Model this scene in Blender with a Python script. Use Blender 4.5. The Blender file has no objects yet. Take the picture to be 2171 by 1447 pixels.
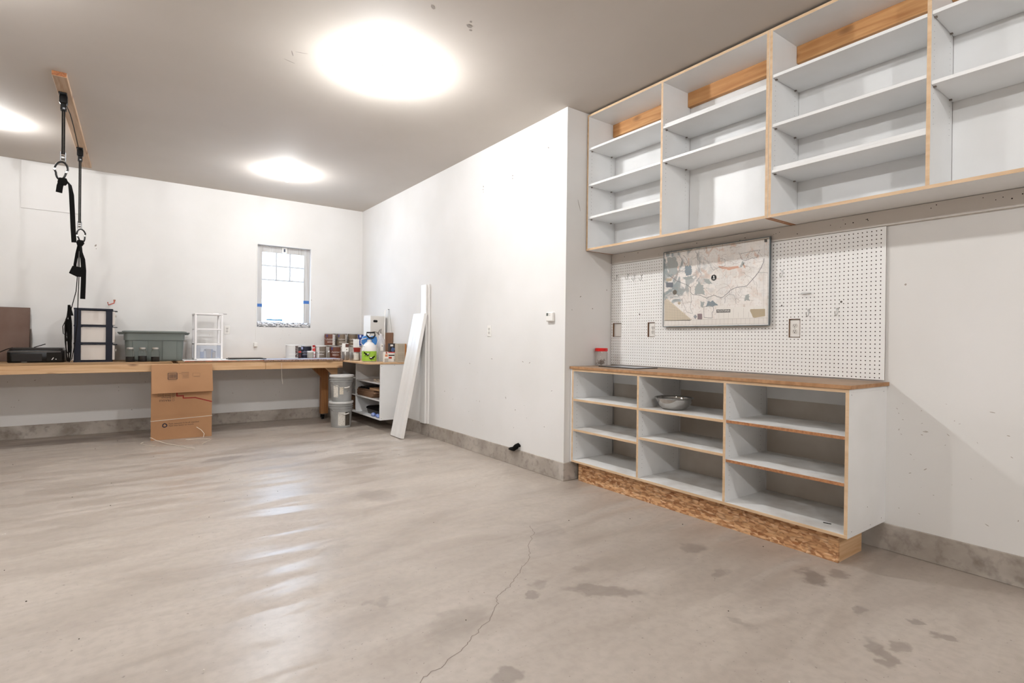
import bpy, bmesh, math, random
from mathutils import Vector, Matrix
random.seed(7)
PI = math.pi
scene = bpy.context.scene
COL = scene.collection

# ------------------------------------------------------------------ camera
def make_camera():
    yaw, pitch, roll = (math.radians(a) for a in (36.043, 0.2051, 0.6601))
    F = Vector((math.sin(yaw) * math.cos(pitch), math.cos(yaw) * math.cos(pitch), -math.sin(pitch)))
    R = Vector((math.cos(yaw), -math.sin(yaw), 0))
    U = R.cross(F)
    R2 = R * math.cos(roll) + U * math.sin(roll)
    U2 = -R * math.sin(roll) + U * math.cos(roll)
    cd = bpy.data.cameras.new('camera')
    cd.sensor_width = 36
    cd.lens = 1134.14 / 2171 * 36
    cd.clip_start = 0.05
    co = bpy.data.objects.new('camera', cd)
    M = Matrix((R2, U2, -F)).transposed().to_4x4()
    M.translation = (0, 0, 1.231)
    co.matrix_world = M
    COL.objects.link(co)
    scene.camera = co
make_camera()

# ------------------------------------------------------------------ world, exposure
W = bpy.data.worlds.new('sky'); scene.world = W
W.use_nodes = True
bgn = W.node_tree.nodes['Background']
bgn.inputs[0].default_value = (0.58, 0.76, 1.0, 1)
bgn.inputs[1].default_value = 11.0
vs = scene.view_settings
vs.view_transform = 'Standard'; vs.look = 'None'; vs.gamma = 1; vs.use_curve_mapping = False
vs.exposure = 0.06
BULB = 850.0            # watts of a full-strength ceiling bulb
BULB_COL = (0.985, 0.995, 1.0)

# ------------------------------------------------------------------ room measures (metres)
XA, YC, YB, H, ZC, XR = 3.122, 3.504, 8.431, 3.265, 0.159, 3.703
XL, YF = -4.2, -4.6     # left wall and wall behind the camera

# ------------------------------------------------------------------ materials
def lin(h):
    h = h.lstrip('#')
    c = [int(h[i:i + 2], 16) / 255 for i in (0, 2, 4)]
    return tuple((v / 12.92 if v <= .04045 else ((v + .055) / 1.055) ** 2.4) for v in c) + (1,)
MATS = {}
def nmat(name):
    m = bpy.data.materials.new(name); m.use_nodes = True
    nt = m.node_tree
    return m, nt, nt.nodes['Principled BSDF']
def M(name, col, rough=.5, metal=0, col2=None, scale=6, stretch=(1, 1, 1), bump=0, bscale=None, detail=5, spec=.5, lo=.35, hi=.65, rvar=0):
    """plain or two-tone procedural material; stretch scales the object coordinates"""
    if name in MATS: return MATS[name]
    m, nt, b = nmat(name)
    b.inputs['Base Color'].default_value = lin(col) if isinstance(col, str) else col
    b.inputs['Roughness'].default_value = rough
    b.inputs['Metallic'].default_value = metal
    b.inputs['Specular IOR Level'].default_value = spec
    L = nt.links
    if col2 or bump or rvar:
        tc = nt.nodes.new('ShaderNodeTexCoord'); mp = nt.nodes.new('ShaderNodeMapping')
        mp.inputs['Scale'].default_value = stretch
        L.new(tc.outputs['Object'], mp.inputs[0])
        n = nt.nodes.new('ShaderNodeTexNoise'); n.inputs['Scale'].default_value = scale; n.inputs['Detail'].default_value = detail
        L.new(mp.outputs[0], n.inputs['Vector'])
        if col2:
            r = nt.nodes.new('ShaderNodeValToRGB')
            r.color_ramp.elements[0].position = lo; r.color_ramp.elements[1].position = hi
            r.color_ramp.elements[0].color = lin(col2); r.color_ramp.elements[1].color = lin(col)
            L.new(n.outputs[0], r.inputs[0]); L.new(r.outputs[0], b.inputs['Base Color'])
        if rvar:
            mr = nt.nodes.new('ShaderNodeMapRange')
            mr.inputs[1].default_value = .3; mr.inputs[2].default_value = .7
            mr.inputs[3].default_value = rough - rvar; mr.inputs[4].default_value = rough + rvar
            L.new(n.outputs[0], mr.inputs[0]); L.new(mr.outputs[0], b.inputs['Roughness'])
        if bump:
            n2 = n
            if bscale:
                n2 = nt.nodes.new('ShaderNodeTexNoise'); n2.inputs['Scale'].default_value = bscale; n2.inputs['Detail'].default_value = 4
                L.new(mp.outputs[0], n2.inputs['Vector'])
            bp = nt.nodes.new('ShaderNodeBump'); bp.inputs['Strength'].default_value = bump; bp.inputs['Distance'].default_value = .004
            L.new(n2.outputs[0], bp.inputs['Height']); L.new(bp.outputs[0], b.inputs['Normal'])
    MATS[name] = m
    return m
def wood(name, light, dark, axis, knots=True, rough=.6, fine=1.0):
    """sawn timber with grain along axis 0/1/2"""
    if name in MATS: return MATS[name]
    m, nt, b = nmat(name); L = nt.links; N = nt.nodes.new
    tc = N('ShaderNodeTexCoord'); mp = N('ShaderNodeMapping')
    s = [26 * fine] * 3; s[axis] = 1.4
    mp.inputs['Scale'].default_value = s
    L.new(tc.outputs['Object'], mp.inputs[0])
    n = N('ShaderNodeTexNoise'); n.inputs['Scale'].default_value = 1; n.inputs['Detail'].default_value = 6; n.inputs['Distortion'].default_value = 1.2
    L.new(mp.outputs[0], n.inputs['Vector'])
    r = N('ShaderNodeValToRGB'); r.color_ramp.elements[0].position = .3; r.color_ramp.elements[1].position = .68
    r.color_ramp.elements[0].color = lin(dark); r.color_ramp.elements[1].color = lin(light)
    L.new(n.outputs[0], r.inputs[0]); out = r.outputs[0]
    if knots:
        mp2 = N('ShaderNodeMapping'); s2 = [7] * 3; s2[axis] = 3.2
        mp2.inputs['Scale'].default_value = s2; L.new(tc.outputs['Object'], mp2.inputs[0])
        v = N('ShaderNodeTexVoronoi'); v.inputs['Scale'].default_value = 1.0; L.new(mp2.outputs[0], v.inputs['Vector'])
        mr = N('ShaderNodeMapRange'); mr.inputs[1].default_value = .08; mr.inputs[2].default_value = .22
        mr.inputs[3].default_value = .75; mr.inputs[4].default_value = 0
        L.new(v.outputs['Distance'], mr.inputs[0])
        mx = N('ShaderNodeMixRGB'); mx.inputs[2].default_value = lin('5a3016')
        L.new(mr.outputs[0], mx.inputs[0]); L.new(out, mx.inputs[1]); out = mx.outputs[0]
    L.new(out, b.inputs['Base Color']); b.inputs['Roughness'].default_value = rough
    bp = N('ShaderNodeBump'); bp.inputs['Strength'].default_value = .15; bp.inputs['Distance'].default_value = .002
    L.new(n.outputs[0], bp.inputs['Height']); L.new(bp.outputs[0], b.inputs['Normal'])
    MATS[name] = m
    return m
def osb_mat():
    m, nt, b = nmat('osb'); L = nt.links; N = nt.nodes.new
    tc = N('ShaderNodeTexCoord'); col = None
    for k, (rot, sc) in enumerate(((.75, 1.0), (-.55, 1.1))):
        mp = N('ShaderNodeMapping'); mp.inputs['Rotation'].default_value = (rot, 0, 0)
        mp.inputs['Scale'].default_value = (10, 20 * sc, 75 * sc); mp.inputs['Location'].default_value = (k * 3.3, k * 1.7, 0)
        nz = N('ShaderNodeTexNoise'); nz.inputs['Scale'].default_value = 7; L.new(tc.outputs['Object'], nz.inputs['Vector'])
        va = N('ShaderNodeVectorMath'); va.operation = 'MULTIPLY_ADD'; va.inputs[1].default_value = (.02, .02, .02)
        L.new(nz.outputs['Color'], va.inputs[0]); L.new(tc.outputs['Object'], va.inputs[2]); L.new(va.outputs[0], mp.inputs[0])
        v = N('ShaderNodeTexVoronoi'); v.inputs['Scale'].default_value = 1; L.new(mp.outputs[0], v.inputs['Vector'])
        sp = N('ShaderNodeSeparateColor'); L.new(v.outputs['Color'], sp.inputs[0])
        r = N('ShaderNodeValToRGB'); e = r.color_ramp.elements
        e[0].color = lin('a06a40'); e[1].color = lin('e6bf96'); e.new(.3).color = lin('c8976a'); e.new(.7).color = lin('d9ab7d')
        L.new(sp.outputs[k], r.inputs[0])
        mr = N('ShaderNodeMapRange'); mr.inputs[1].default_value = .45; mr.inputs[2].default_value = .8; mr.inputs[3].default_value = 0; mr.inputs[4].default_value = .55
        L.new(v.outputs['Distance'], mr.inputs[0])
        dk = N('ShaderNodeMixRGB'); dk.inputs[2].default_value = lin('74421f'); L.new(mr.outputs[0], dk.inputs[0]); L.new(r.outputs[0], dk.inputs[1])
        if col is None: col = dk.outputs[0]
        else:
            mk = N('ShaderNodeTexVoronoi'); mk.inputs['Scale'].default_value = 26; L.new(va.outputs[0], mk.inputs['Vector'])
            sk = N('ShaderNodeSeparateColor'); L.new(mk.outputs['Color'], sk.inputs[0])
            gt = N('ShaderNodeMath'); gt.operation = 'GREATER_THAN'; gt.inputs[1].default_value = .5; L.new(sk.outputs[2], gt.inputs[0])
            mx = N('ShaderNodeMixRGB'); L.new(gt.outputs[0], mx.inputs[0]); L.new(col, mx.inputs[1]); L.new(dk.outputs[0], mx.inputs[2]); col = mx.outputs[0]
    L.new(col, b.inputs['Base Color']); b.inputs['Roughness'].default_value = .6
    return m
def concrete_floor():
    m, nt, b = nmat('concrete_floor'); L = nt.links; N = nt.nodes.new
    tc = N('ShaderNodeTexCoord')
    def noise(scale, stretch=(1, 1, 1), rot=0, detail=6, dist=0):
        mp = N('ShaderNodeMapping'); mp.inputs['Scale'].default_value = stretch; mp.inputs['Rotation'].default_value = (0, 0, rot)
        L.new(tc.outputs['Object'], mp.inputs[0])
        n = N('ShaderNodeTexNoise'); n.inputs['Scale'].default_value = scale; n.inputs['Detail'].default_value = detail; n.inputs['Distortion'].default_value = dist
        L.new(mp.outputs[0], n.inputs['Vector']); return n.outputs[0]
    def ramp(src, c0, c1, p0, p1):
        r = N('ShaderNodeValToRGB'); r.color_ramp.elements[0].position = p0; r.color_ramp.elements[1].position = p1
        r.color_ramp.elements[0].color = c0; r.color_ramp.elements[1].color = c1; L.new(src, r.inputs[0]); return r.outputs[0]
    def mix(fac, a, c, mode='MIX'):
        x = N('ShaderNodeMixRGB'); x.blend_type = mode
        for i, s in ((0, fac), (1, a), (2, c)):
            if hasattr(s, 'links') or hasattr(s, 'is_linked'): L.new(s, x.inputs[i])
            else: x.inputs[i].default_value = s
        return x.outputs[0]
    def mr(src, a, c, d, e):
        x = N('ShaderNodeMapRange'); x.interpolation_type = 'SMOOTHSTEP'
        for i, v in enumerate((a, c, d, e)): x.inputs[i + 1].default_value = v
        L.new(src, x.inputs[0]); return x.outputs[0]
    big = noise(.55, detail=4, dist=.6)
    streak = noise(1.3, (1, 3.2, 1), .12, 7, .8)
    fine = noise(24, detail=6)
    col = ramp(big, lin('9f9388'), lin('bcb1a6'), .3, .7)
    col = mix(mr(streak, .45, .72, 0, .55), col, lin('978a7f'))
    col = mix(mr(streak, .5, .25, 0, .35), col, lin('b9aea4'))
    col = mix(mr(fine, .35, .7, 0, .25), col, lin('8b7f75'))
    # speckled dirt
    spk = noise(55, detail=2)
    col = mix(mr(spk, .69, .74, 0, .6), col, lin('6b5f56'))
    # stains with their own shapes
    wob = N('ShaderNodeTexNoise'); wob.inputs['Scale'].default_value = 9; wob.inputs['Detail'].default_value = 6
    L.new(tc.outputs['Object'], wob.inputs['Vector'])
    va = N('ShaderNodeVectorMath'); va.operation = 'MULTIPLY_ADD'; va.inputs[1].default_value = (.2, .2, 0)
    L.new(wob.outputs['Color'], va.inputs[0])
    sub = N('ShaderNodeVectorMath'); sub.operation = 'SUBTRACT'; sub.inputs[1].default_value = (.1, .1, 0)
    L.new(tc.outputs['Object'], sub.inputs[0]); L.new(sub.outputs[0], va.inputs[2])
    S = [(.83, 6.04, .24, .10, .3, .5), (1.62, 3.99, .12, .2, .2, .35), (1.913, 1.858, .05, .19, .75, .55), (2.01, 2.09, .05, .03, 0, .25),
         (2.955, 1.345, .09, .06, .4, .75), (3.118, 1.274, .06, .05, 0, .6), (2.586, 1.634, .08, .05, .6, .5), (2.758, 1.929, .09, .07, .3, .5),
         (2.45, .842, .11, .035, .5, .6), (2.55, .80, .05, .03, .2, .5), (1.15, 1.587, .05, .06, 0, .6), (1.71, 2.104, .06, .04, .5, .4), (1.612, 2.019, .05, .025, .2, .6),
         (-.56, 8.0, .5, .16, .1, .55), (-.2, 8.15, .45, .10, .1, .45), (.974, 2.36, .05, .05, 0, .35), (2.852, .882, .03, .03, 0, .6), (2.80, .75, .04, .03, 0, .6),
         (1.18, 2.0, .16, .09, .3, .3), (2.2, 2.6, .25, .1, .9, .22), (1.0, 3.1, .1, .06, .4, .25), (2.75, 1.05, .05, .03, .2, .5), (2.2, 1.3, .03, .06, .2, .35)]
    acc = None
    for (x, y, rx, ry, rot, st) in S:
        mp = N('ShaderNodeMapping'); mp.vector_type = 'TEXTURE'
        mp.inputs['Location'].default_value = (x, y, 0); mp.inputs['Rotation'].default_value = (0, 0, rot); mp.inputs['Scale'].default_value = (rx, ry, 1)
        L.new(va.outputs[0], mp.inputs[0])
        ln = N('ShaderNodeVectorMath'); ln.operation = 'LENGTH'; L.new(mp.outputs[0], ln.inputs[0])
        f = mr(ln.outputs['Value'], .7, 1.25, st * .75, 0)
        if acc is None: acc = f
        else:
            mxn = N('ShaderNodeMath'); mxn.operation = 'MAXIMUM'; L.new(acc, mxn.inputs[0]); L.new(f, mxn.inputs[1]); acc = mxn.outputs[0]
    col = mix(acc, col, lin('5f5149'))
    L.new(col, b.inputs['Base Color'])
    pol = noise(1.5, (.6, 2.4, 1), .12, 8, 1.2)
    L.new(mr(pol, .43, .58, .33, .62), b.inputs['Roughness'])
    b.inputs['Specular IOR Level'].default_value = .9
    bp = N('ShaderNodeBump'); bp.inputs['Strength'].default_value = .12; bp.inputs['Distance'].default_value = .004
    L.new(fine, bp.inputs['Height']); L.new(bp.outputs[0], b.inputs['Normal'])
    return m
def curb_mat():
    m, nt, b = nmat('concrete_curb'); L = nt.links; N = nt.nodes.new
    tc = N('ShaderNodeTexCoord')
    n = N('ShaderNodeTexNoise'); n.inputs['Scale'].default_value = 3.5; n.inputs['Detail'].default_value = 8; L.new(tc.outputs['Object'], n.inputs['Vector'])
    r = N('ShaderNodeValToRGB'); e = r.color_ramp.elements
    e[0].position = .3; e[0].color = lin('8f857b'); e[1].position = .7; e[1].color = lin('bdb4aa'); L.new(n.outputs[0], r.inputs[0])
    n2 = N('ShaderNodeTexNoise'); n2.inputs['Scale'].default_value = 1.6; n2.inputs['Detail'].default_value = 9; n2.inputs['Distortion'].default_value = .7; L.new(tc.outputs['Object'], n2.inputs['Vector'])
    mr = N('ShaderNodeMapRange'); mr.inputs[1].default_value = .57; mr.inputs[2].default_value = .68; mr.inputs[3].default_value = 0; mr.inputs[4].default_value = .6
    L.new(n2.outputs[0], mr.inputs[0])
    mx = N('ShaderNodeMixRGB'); mx.inputs[2].default_value = lin('cfc8c0'); L.new(mr.outputs[0], mx.inputs[0]); L.new(r.outputs[0], mx.inputs[1])
    n3 = N('ShaderNodeTexNoise'); n3.inputs['Scale'].default_value = 18; n3.inputs['Detail'].default_value = 6; L.new(tc.outputs['Object'], n3.inputs['Vector'])
    mr3 = N('ShaderNodeMapRange'); mr3.inputs[1].default_value = .52; mr3.inputs[2].default_value = .74; mr3.inputs[3].default_value = 0; mr3.inputs[4].default_value = .5
    L.new(n3.outputs[0], mr3.inputs[0])
    mx3 = N('ShaderNodeMixRGB'); mx3.inputs[2].default_value = lin('675c53'); L.new(mr3.outputs[0], mx3.inputs[0]); L.new(mx.outputs[0], mx3.inputs[1])
    L.new(mx3.outputs[0], b.inputs['Base Color']); b.inputs['Roughness'].default_value = .85
    bp = N('ShaderNodeBump'); bp.inputs['Strength'].default_value = .3; bp.inputs['Distance'].default_value = .006
    L.new(n3.outputs[0], bp.inputs['Height']); L.new(bp.outputs[0], b.inputs['Normal'])
    return m
def glass_mat(name, tint=(1, 1, 1, 1), gloss=.03, body=0.0, bodycol=(.8, .8, .8, 1)):
    m, nt, b = nmat(name); L = nt.links; N = nt.nodes.new
    nt.nodes.remove(b); out = nt.nodes['Material Output']
    t = N('ShaderNodeBsdfTransparent'); t.inputs[0].default_value = tint
    g = N('ShaderNodeBsdfGlossy'); g.inputs['Roughness'].default_value = .03
    lw = N('ShaderNodeLayerWeight'); lw.inputs[0].default_value = .25
    ma = N('ShaderNodeMath'); ma.operation = 'MULTIPLY_ADD'; ma.inputs[1].default_value = .35; ma.inputs[2].default_value = gloss
    L.new(lw.outputs['Fresnel'], ma.inputs[0])
    mx = N('ShaderNodeMixShader'); L.new(ma.outputs[0], mx.inputs[0]); L.new(t.outputs[0], mx.inputs[1]); L.new(g.outputs[0], mx.inputs[2])
    res = mx.outputs[0]
    if body:
        d = N('ShaderNodeBsdfDiffuse'); d.inputs[0].default_value = bodycol
        m2 = N('ShaderNodeMixShader'); m2.inputs[0].default_value = body; L.new(res, m2.inputs[1]); L.new(d.outputs[0], m2.inputs[2]); res = m2.outputs[0]
    L.new(res, out.inputs[0]); return m
def bulb_mat():
    m, nt, b = nmat('bulb_glow')
    b.inputs['Base Color'].default_value = (.9, .9, .9, 1)
    b.inputs['Emission Color'].default_value = BULB_COL + (1,); b.inputs['Emission Strength'].default_value = 40.0
    return m

WALL = M('wall_paint', 'e7e5e3', .75, col2='e1dfdc', scale=1.3, bump=.06, bscale=90, spec=.3)
CEIL = M('ceiling_paint', 'cdc5bd', .8, col2='c7bfb6', scale=.8, bump=.06, bscale=70, spec=.25)
FLOOR = concrete_floor(); CURB = curb_mat(); OSB = osb_mat()
WHITE = M('white_melamine', 'eeeeee', .38, col2='e8e8e7', scale=3)
DUSTY = M('dusty_melamine', 'eae9e7', .5, col2='c2bbb3', scale=3.2, lo=.28, hi=.55, detail=8)
EDGE = M('maple_edge', 'dcbf9d', .5, col2='cfae89', scale=4, stretch=(8, 1, 8))
EDGE_ORANGE = M('raw_chipboard_edge', 'b98358', .7, col2='9a6540', scale=60)
MDF = M('mdf_top', 'a58a72', .65, col2='8d7763', scale=4, detail=8)
MDF_EDGE = M('mdf_edge', 'b58a63', .7, col2='9f744e', scale=30)
PINE_X = wood('pine_x', 'd9b68f', 'c2976b', 0)
PINE_Y = wood('pine_y', 'd9b48c', 'c09567', 1)
PINE_Z = wood('pine_z', 'b98554', '8d5a2e', 2)
CLEAT_Y = wood('fir_cleat', 'd3a06a', 'b57c48', 1)
BLACK = M('black_plastic', '0a0909', .35, spec=.3)
BLACKM = M('black_matte', '0b0a0a', .8, spec=.15)
STEEL = M('galvanised_steel', 'b9b8b6', .35, 1.0)
CHROME = M('polished_steel', 'b4b2af', .05, 1.0)
WPLASTIC = M('white_plastic', 'eeebe6', .4)
DARKHOLE = M('dark_hole', '1c1713', .9)
PAPER = M('white_paper', 'f0eeea', .7)
GLASS = glass_mat('clear_glass')

# ------------------------------------------------------------------ mesh helpers
class MB:
    def __init__(s, T=None):
        s.v = []; s.f = []; s.m = []; s.o = Vector(T['_loc']) if T is not None and '_loc' in T else Vector((0, 0, 0))
    def add(s, vs, fs, m=0):
        n = len(s.v); s.v += [tuple(Vector(p) - s.o) for p in vs]
        for f in fs: s.f.append(tuple(i + n for i in f)); s.m.append(m)
        return s
    def box(s, x0, x1, y0, y1, z0, z1, m=0, front=None, left=None, top=None, bottom=None):
        if x0 > x1: x0, x1 = x1, x0
        if y0 > y1: y0, y1 = y1, y0
        if z0 > z1: z0, z1 = z1, z0
        vs = [(x0, y0, z0), (x1, y0, z0), (x1, y1, z0), (x0, y1, z0), (x0, y0, z1), (x1, y0, z1), (x1, y1, z1), (x0, y1, z1)]
        fs = [(0, 3, 2, 1), (4, 5, 6, 7), (0, 1, 5, 4), (1, 2, 6, 5), (2, 3, 7, 6), (3, 0, 4, 7)]
        s.add(vs, fs, m)
        if front is not None: s.m[-1] = front      # the -X face
        if left is not None: s.m[-4] = left        # the -Y face
        if top is not None: s.m[-5] = top
        if bottom is not None: s.m[-6] = bottom
        return s
    def lathe(s, prof, cx=0, cy=0, n=24, m=0, z0=0, caps=True, ms=None):
        base = len(s.v)
        for (r, z) in prof:
            for k in range(n):
                a = 2 * PI * k / n
                s.v.append(tuple(Vector((cx + r * math.cos(a), cy + r * math.sin(a), z + z0)) - s.o))
        for i in range(len(prof) - 1):
            for k in range(n):
                a, b = base + i * n + k, base + i * n + (k + 1) % n
                s.f.append((a, b, b + n, a + n)); s.m.append(ms[i] if ms else m)
        if caps:
            if prof[0][0] > 1e-6: s.f.append(tuple(base + k for k in reversed(range(n)))); s.m.append(ms[0] if ms else m)
            if prof[-1][0] > 1e-6: s.f.append(tuple(base + (len(prof) - 1) * n + k for k in range(n))); s.m.append(ms[-1] if ms else m)
        return s
    def tube(s, pts, r, n=8, m=0, closed=False):
        P = [Vector(p) for p in pts]; base = len(s.v); k = len(P)
        up = None
        for i, p in enumerate(P):
            a = P[(i - 1) % k] if (closed or i > 0) else p
            b = P[(i + 1) % k] if (closed or i < k - 1) else p
            t = (b - a)
            t = t.normalized() if t.length > 1e-9 else Vector((0, 0, 1))
            if up is None:
                up = Vector((0, 0, 1)) if abs(t.z) < .9 else Vector((1, 0, 0))
            e1 = t.cross(up)
            if e1.length < 1e-4: e1 = t.cross(Vector((0, 1, 0.3)))
            e1.normalize(); e2 = e1.cross(t).normalized(); up = e2
            rr = r[i] if isinstance(r, (list, tuple)) else r
            for j in range(n):
                an = 2 * PI * j / n
                s.v.append(tuple(p + (e1 * math.cos(an) + e2 * math.sin(an)) * rr - s.o))
        for i in range(k if closed else k - 1):
            for j in range(n):
                a = base + i * n + j; b = base + i * n + (j + 1) % n
                c = base + ((i + 1) % k) * n + (j + 1) % n; d = base + ((i + 1) % k) * n + j
                s.f.append((a, b, c, d)); s.m.append(m)
        if not closed:
            s.f.append(tuple(base + j for j in reversed(range(n)))); s.m.append(m)
            s.f.append(tuple(base + (k - 1) * n + j for j in range(n))); s.m.append(m)
        return s
    def strap(s, pts, w, t, wd=(1, 0, 0), m=0):
        """flat webbing: rectangle section swept along pts; wd = width direction(s)"""
        P = [Vector(p) for p in pts]; base = len(s.v)
        for i, p in enumerate(P):
            a = P[max(0, i - 1)]; b = P[min(len(P) - 1, i + 1)]; tt = (b - a).normalized()
            d = Vector(wd[i] if isinstance(wd[0], (tuple, list)) else wd)
            d = (d - tt * d.dot(tt)).normalized(); nn = tt.cross(d)
            for (u, q) in ((-1, -1), (1, -1), (1, 1), (-1, 1)):
                s.v.append(tuple(p + d * (u * w / 2) + nn * (q * t / 2) - s.o))
        for i in range(len(P) - 1):
            for j in range(4):
                a = base + i * 4 + j; b = base + i * 4 + (j + 1) % 4
                s.f.append((a, b, b + 4, a + 4)); s.m.append(m)
        s.f.append((base + 3, base + 2, base + 1, base)); e = base + (len(P) - 1) * 4
        s.f.append((e, e + 1, e + 2, e + 3)); s.m += [m, m]
        return s
    def prism(s, poly, fn, d0, d1, m=0):
        """poly: 2D points; fn(u, v, d) -> 3D; extruded from d0 to d1"""
        n = len(poly)
        vs = [fn(u, v, d0) for u, v in poly] + [fn(u, v, d1) for u, v in poly]
        fs = [tuple(reversed(range(n))), tuple(range(n, 2 * n))] + [(i, (i + 1) % n, n + (i + 1) % n, n + i) for i in range(n)]
        return s.add(vs, fs, m)
    def loft(s, rings, m=0, cap0=True, cap1=True):
        """rings: list of equal-length lists of 3D points"""
        n = len(rings[0]); base = len(s.v)
        for r in rings:
            for p in r: s.v.append(tuple(Vector(p) - s.o))
        for i in range(len(rings) - 1):
            for k in range(n):
                a, b = base + i * n + k, base + i * n + (k + 1) % n
                s.f.append((a, b, b + n, a + n)); s.m.append(m)
        if cap0: s.f.append(tuple(base + k for k in reversed(range(n)))); s.m.append(m)
        if cap1: s.f.append(tuple(base + (len(rings) - 1) * n + k for k in range(n))); s.m.append(m)
        return s
    def build(s, name, mats, parent=None, smooth=False, bevel=0, label=None, kind=None):
        me = bpy.data.meshes.new(name); me.from_pydata(s.v, [], s.f)
        if not isinstance(mats, (list, tuple)): mats = [mats]
        for mt in mats: me.materials.append(mt)
        me.polygons.foreach_set('material_index', s.m)
        if smooth:
            me.polygons.foreach_set('use_smooth', [True] * len(me.polygons)); me.set_sharp_from_angle(angle=math.radians(40))
        me.update()
        o = bpy.data.objects.new(name, me); COL.objects.link(o)
        if parent is not None: o.parent = parent
        else: o.location = s.o
        if bevel:
            b = o.modifiers.new('bevel', 'BEVEL'); b.width = bevel; b.segments = 2; b.limit_method = 'ANGLE'; b.harden_normals = False
        if label: o['label'] = label
        if kind: o['kind'] = kind
        return o
def rr(hx, hy, r, z, cx=0, cy=0, n=5):
    """rounded rectangle ring"""
    r = min(r, hx * .99, hy * .99); out = []
    for (sx, sy, a0) in ((1, 1, 0), (-1, 1, PI / 2), (-1, -1, PI), (1, -1, 3 * PI / 2)):
        for k in range(n + 1):
            a = a0 + (PI / 2) * k / n
            out.append((cx + sx * (hx - r) + r * math.cos(a), cy + sy * (hy - r) + r * math.sin(a), z))
    return out
def thing(name, label, cat, loc=(0, 0, 0), rot=(0, 0, 0), group=None, local=False):
    o = bpy.data.objects.new(name, None); COL.objects.link(o)
    o.empty_display_size = .05
    o.location = loc; o.rotation_euler = rot
    o['label'] = label; o['category'] = cat
    if group: o['group'] = group
    if not local: o['_loc'] = tuple(loc)
    ALL.append(o)
    return o
ALL = []
def tag(o, label, cat, group=None):
    o['label'] = label; o['category'] = cat
    if group: o['group'] = group
    return o
def struct(o):
    o['kind'] = 'structure'; return o
def text2d(body, size, align='CENTER'):
    """text as flat mesh data centred on its own box: (verts2d, faces, width)"""
    cu = bpy.data.curves.new('t', 'FONT'); cu.body = body; cu.size = size; cu.align_x = align; cu.align_y = 'CENTER'; cu.resolution_u = 2
    ob = bpy.data.objects.new('t', cu); COL.objects.link(ob)
    dg = bpy.context.evaluated_depsgraph_get()
    me = bpy.data.meshes.new_from_object(ob.evaluated_get(dg))
    vs = [(v.co.x, v.co.y) for v in me.vertices]; fs = [tuple(p.vertices) for p in me.polygons]
    bpy.data.objects.remove(ob); bpy.data.curves.remove(cu); bpy.data.meshes.remove(me)
    return vs, fs
def add_text(mb, body, size, fn, m=0, align='CENTER'):
    vs, fs = text2d(body, size, align)
    mb.add([fn(u, v) for u, v in vs], fs, m)
def ribbon(mb, pts, w, fn, m=0):
    """flat polyline of width w in a 2D plane mapped by fn"""
    for (a, b) in zip(pts[:-1], pts[1:]):
        a, b = Vector(a), Vector(b); d = (b - a)
        if d.length < 1e-6: continue
        d.normalize(); n = Vector((-d.y, d.x)) * w / 2; e = d * w * .3
        q = [a - e + n, a - e - n, b + e - n, b + e + n]
        mb.add([fn(p.x, p.y) for p in q], [(0, 1, 2, 3)], m)

# ================================================================== the setting
struct(MB().box(XL - .15, 3.86, YF - .15, YB + .15, -.12, 0).build('floor', FLOOR))
struct(MB().box(XL - .15, 3.86, YF - .15, YB + .15, H, H + .12).build('ceiling', CEIL))
WX0, WX1, WZ0, WZ1 = 1.568, 2.318, 1.374, 2.572
b = MB()
yb1 = YB + .15
b.box(XL - .15, WX0, YB, yb1, ZC, H).box(WX1, XA + .15, YB, yb1, ZC, H).box(WX0, WX1, YB, yb1, ZC, WZ0).box(WX0, WX1, YB, yb1, WZ1, H)
wall_back = struct(b.build('wall_back', WALL))
wall_right = struct(MB().box(XA, XA + .148, YC, YB, ZC, H).build('wall_right', WALL))
struct(MB().box(XA + .148, XR, YC, YC + .148, ZC, H).build('wall_return', WALL))
wall_recess = struct(MB().box(XR, XR + .15, YF, YC + .148, ZC, H).build('wall_recess', WALL))
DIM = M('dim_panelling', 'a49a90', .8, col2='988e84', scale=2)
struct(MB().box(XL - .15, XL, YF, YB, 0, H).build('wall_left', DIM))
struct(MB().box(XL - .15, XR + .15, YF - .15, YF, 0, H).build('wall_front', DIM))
e = .009
struct(MB().box(XL, XA, YB - e, yb1, 0, ZC).build('baseboard_back', CURB, bevel=.004))
struct(MB().box(XA - e, XA + .148, YC - e, YB - e, 0, ZC).build('baseboard_right', CURB, bevel=.004))
struct(MB().box(XA + .148, XR - e, YC - e, YC + .148, 0, ZC).build('baseboard_return', CURB, bevel=.004))
struct(MB().box(XR - e, XR + .15, YF, YC + .148, 0, ZC).build('baseboard_recess', CURB, bevel=.004))
floor_o = bpy.data.objects['floor']
# a hairline crack wandering over the slab
cr = [(.55, 1.45), (.896, 1.748), (1.0, 1.78), (1.132, 1.841), (1.192, 1.883), (1.3, 1.94), (1.414, 2.033), (1.46, 2.10), (1.543, 2.138), (1.66, 2.22), (1.741, 2.285), (1.88, 2.38), (1.97, 2.52), (2.136, 2.673), (2.2, 2.8)]
pts = []
for a, c in zip(cr[:-1], cr[1:]):
    for k in range(6):
        t = k / 6; pts.append((a[0] + (c[0] - a[0]) * t + random.uniform(-.008, .008), a[1] + (c[1] - a[1]) * t + random.uniform(-.008, .008)))
mb = MB(); ribbon(mb, pts, .0022, lambda u, v: (u, v, .0006))
mb.build('crack', M('crack_dark', '6f635a', .9), floor_o)
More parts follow.
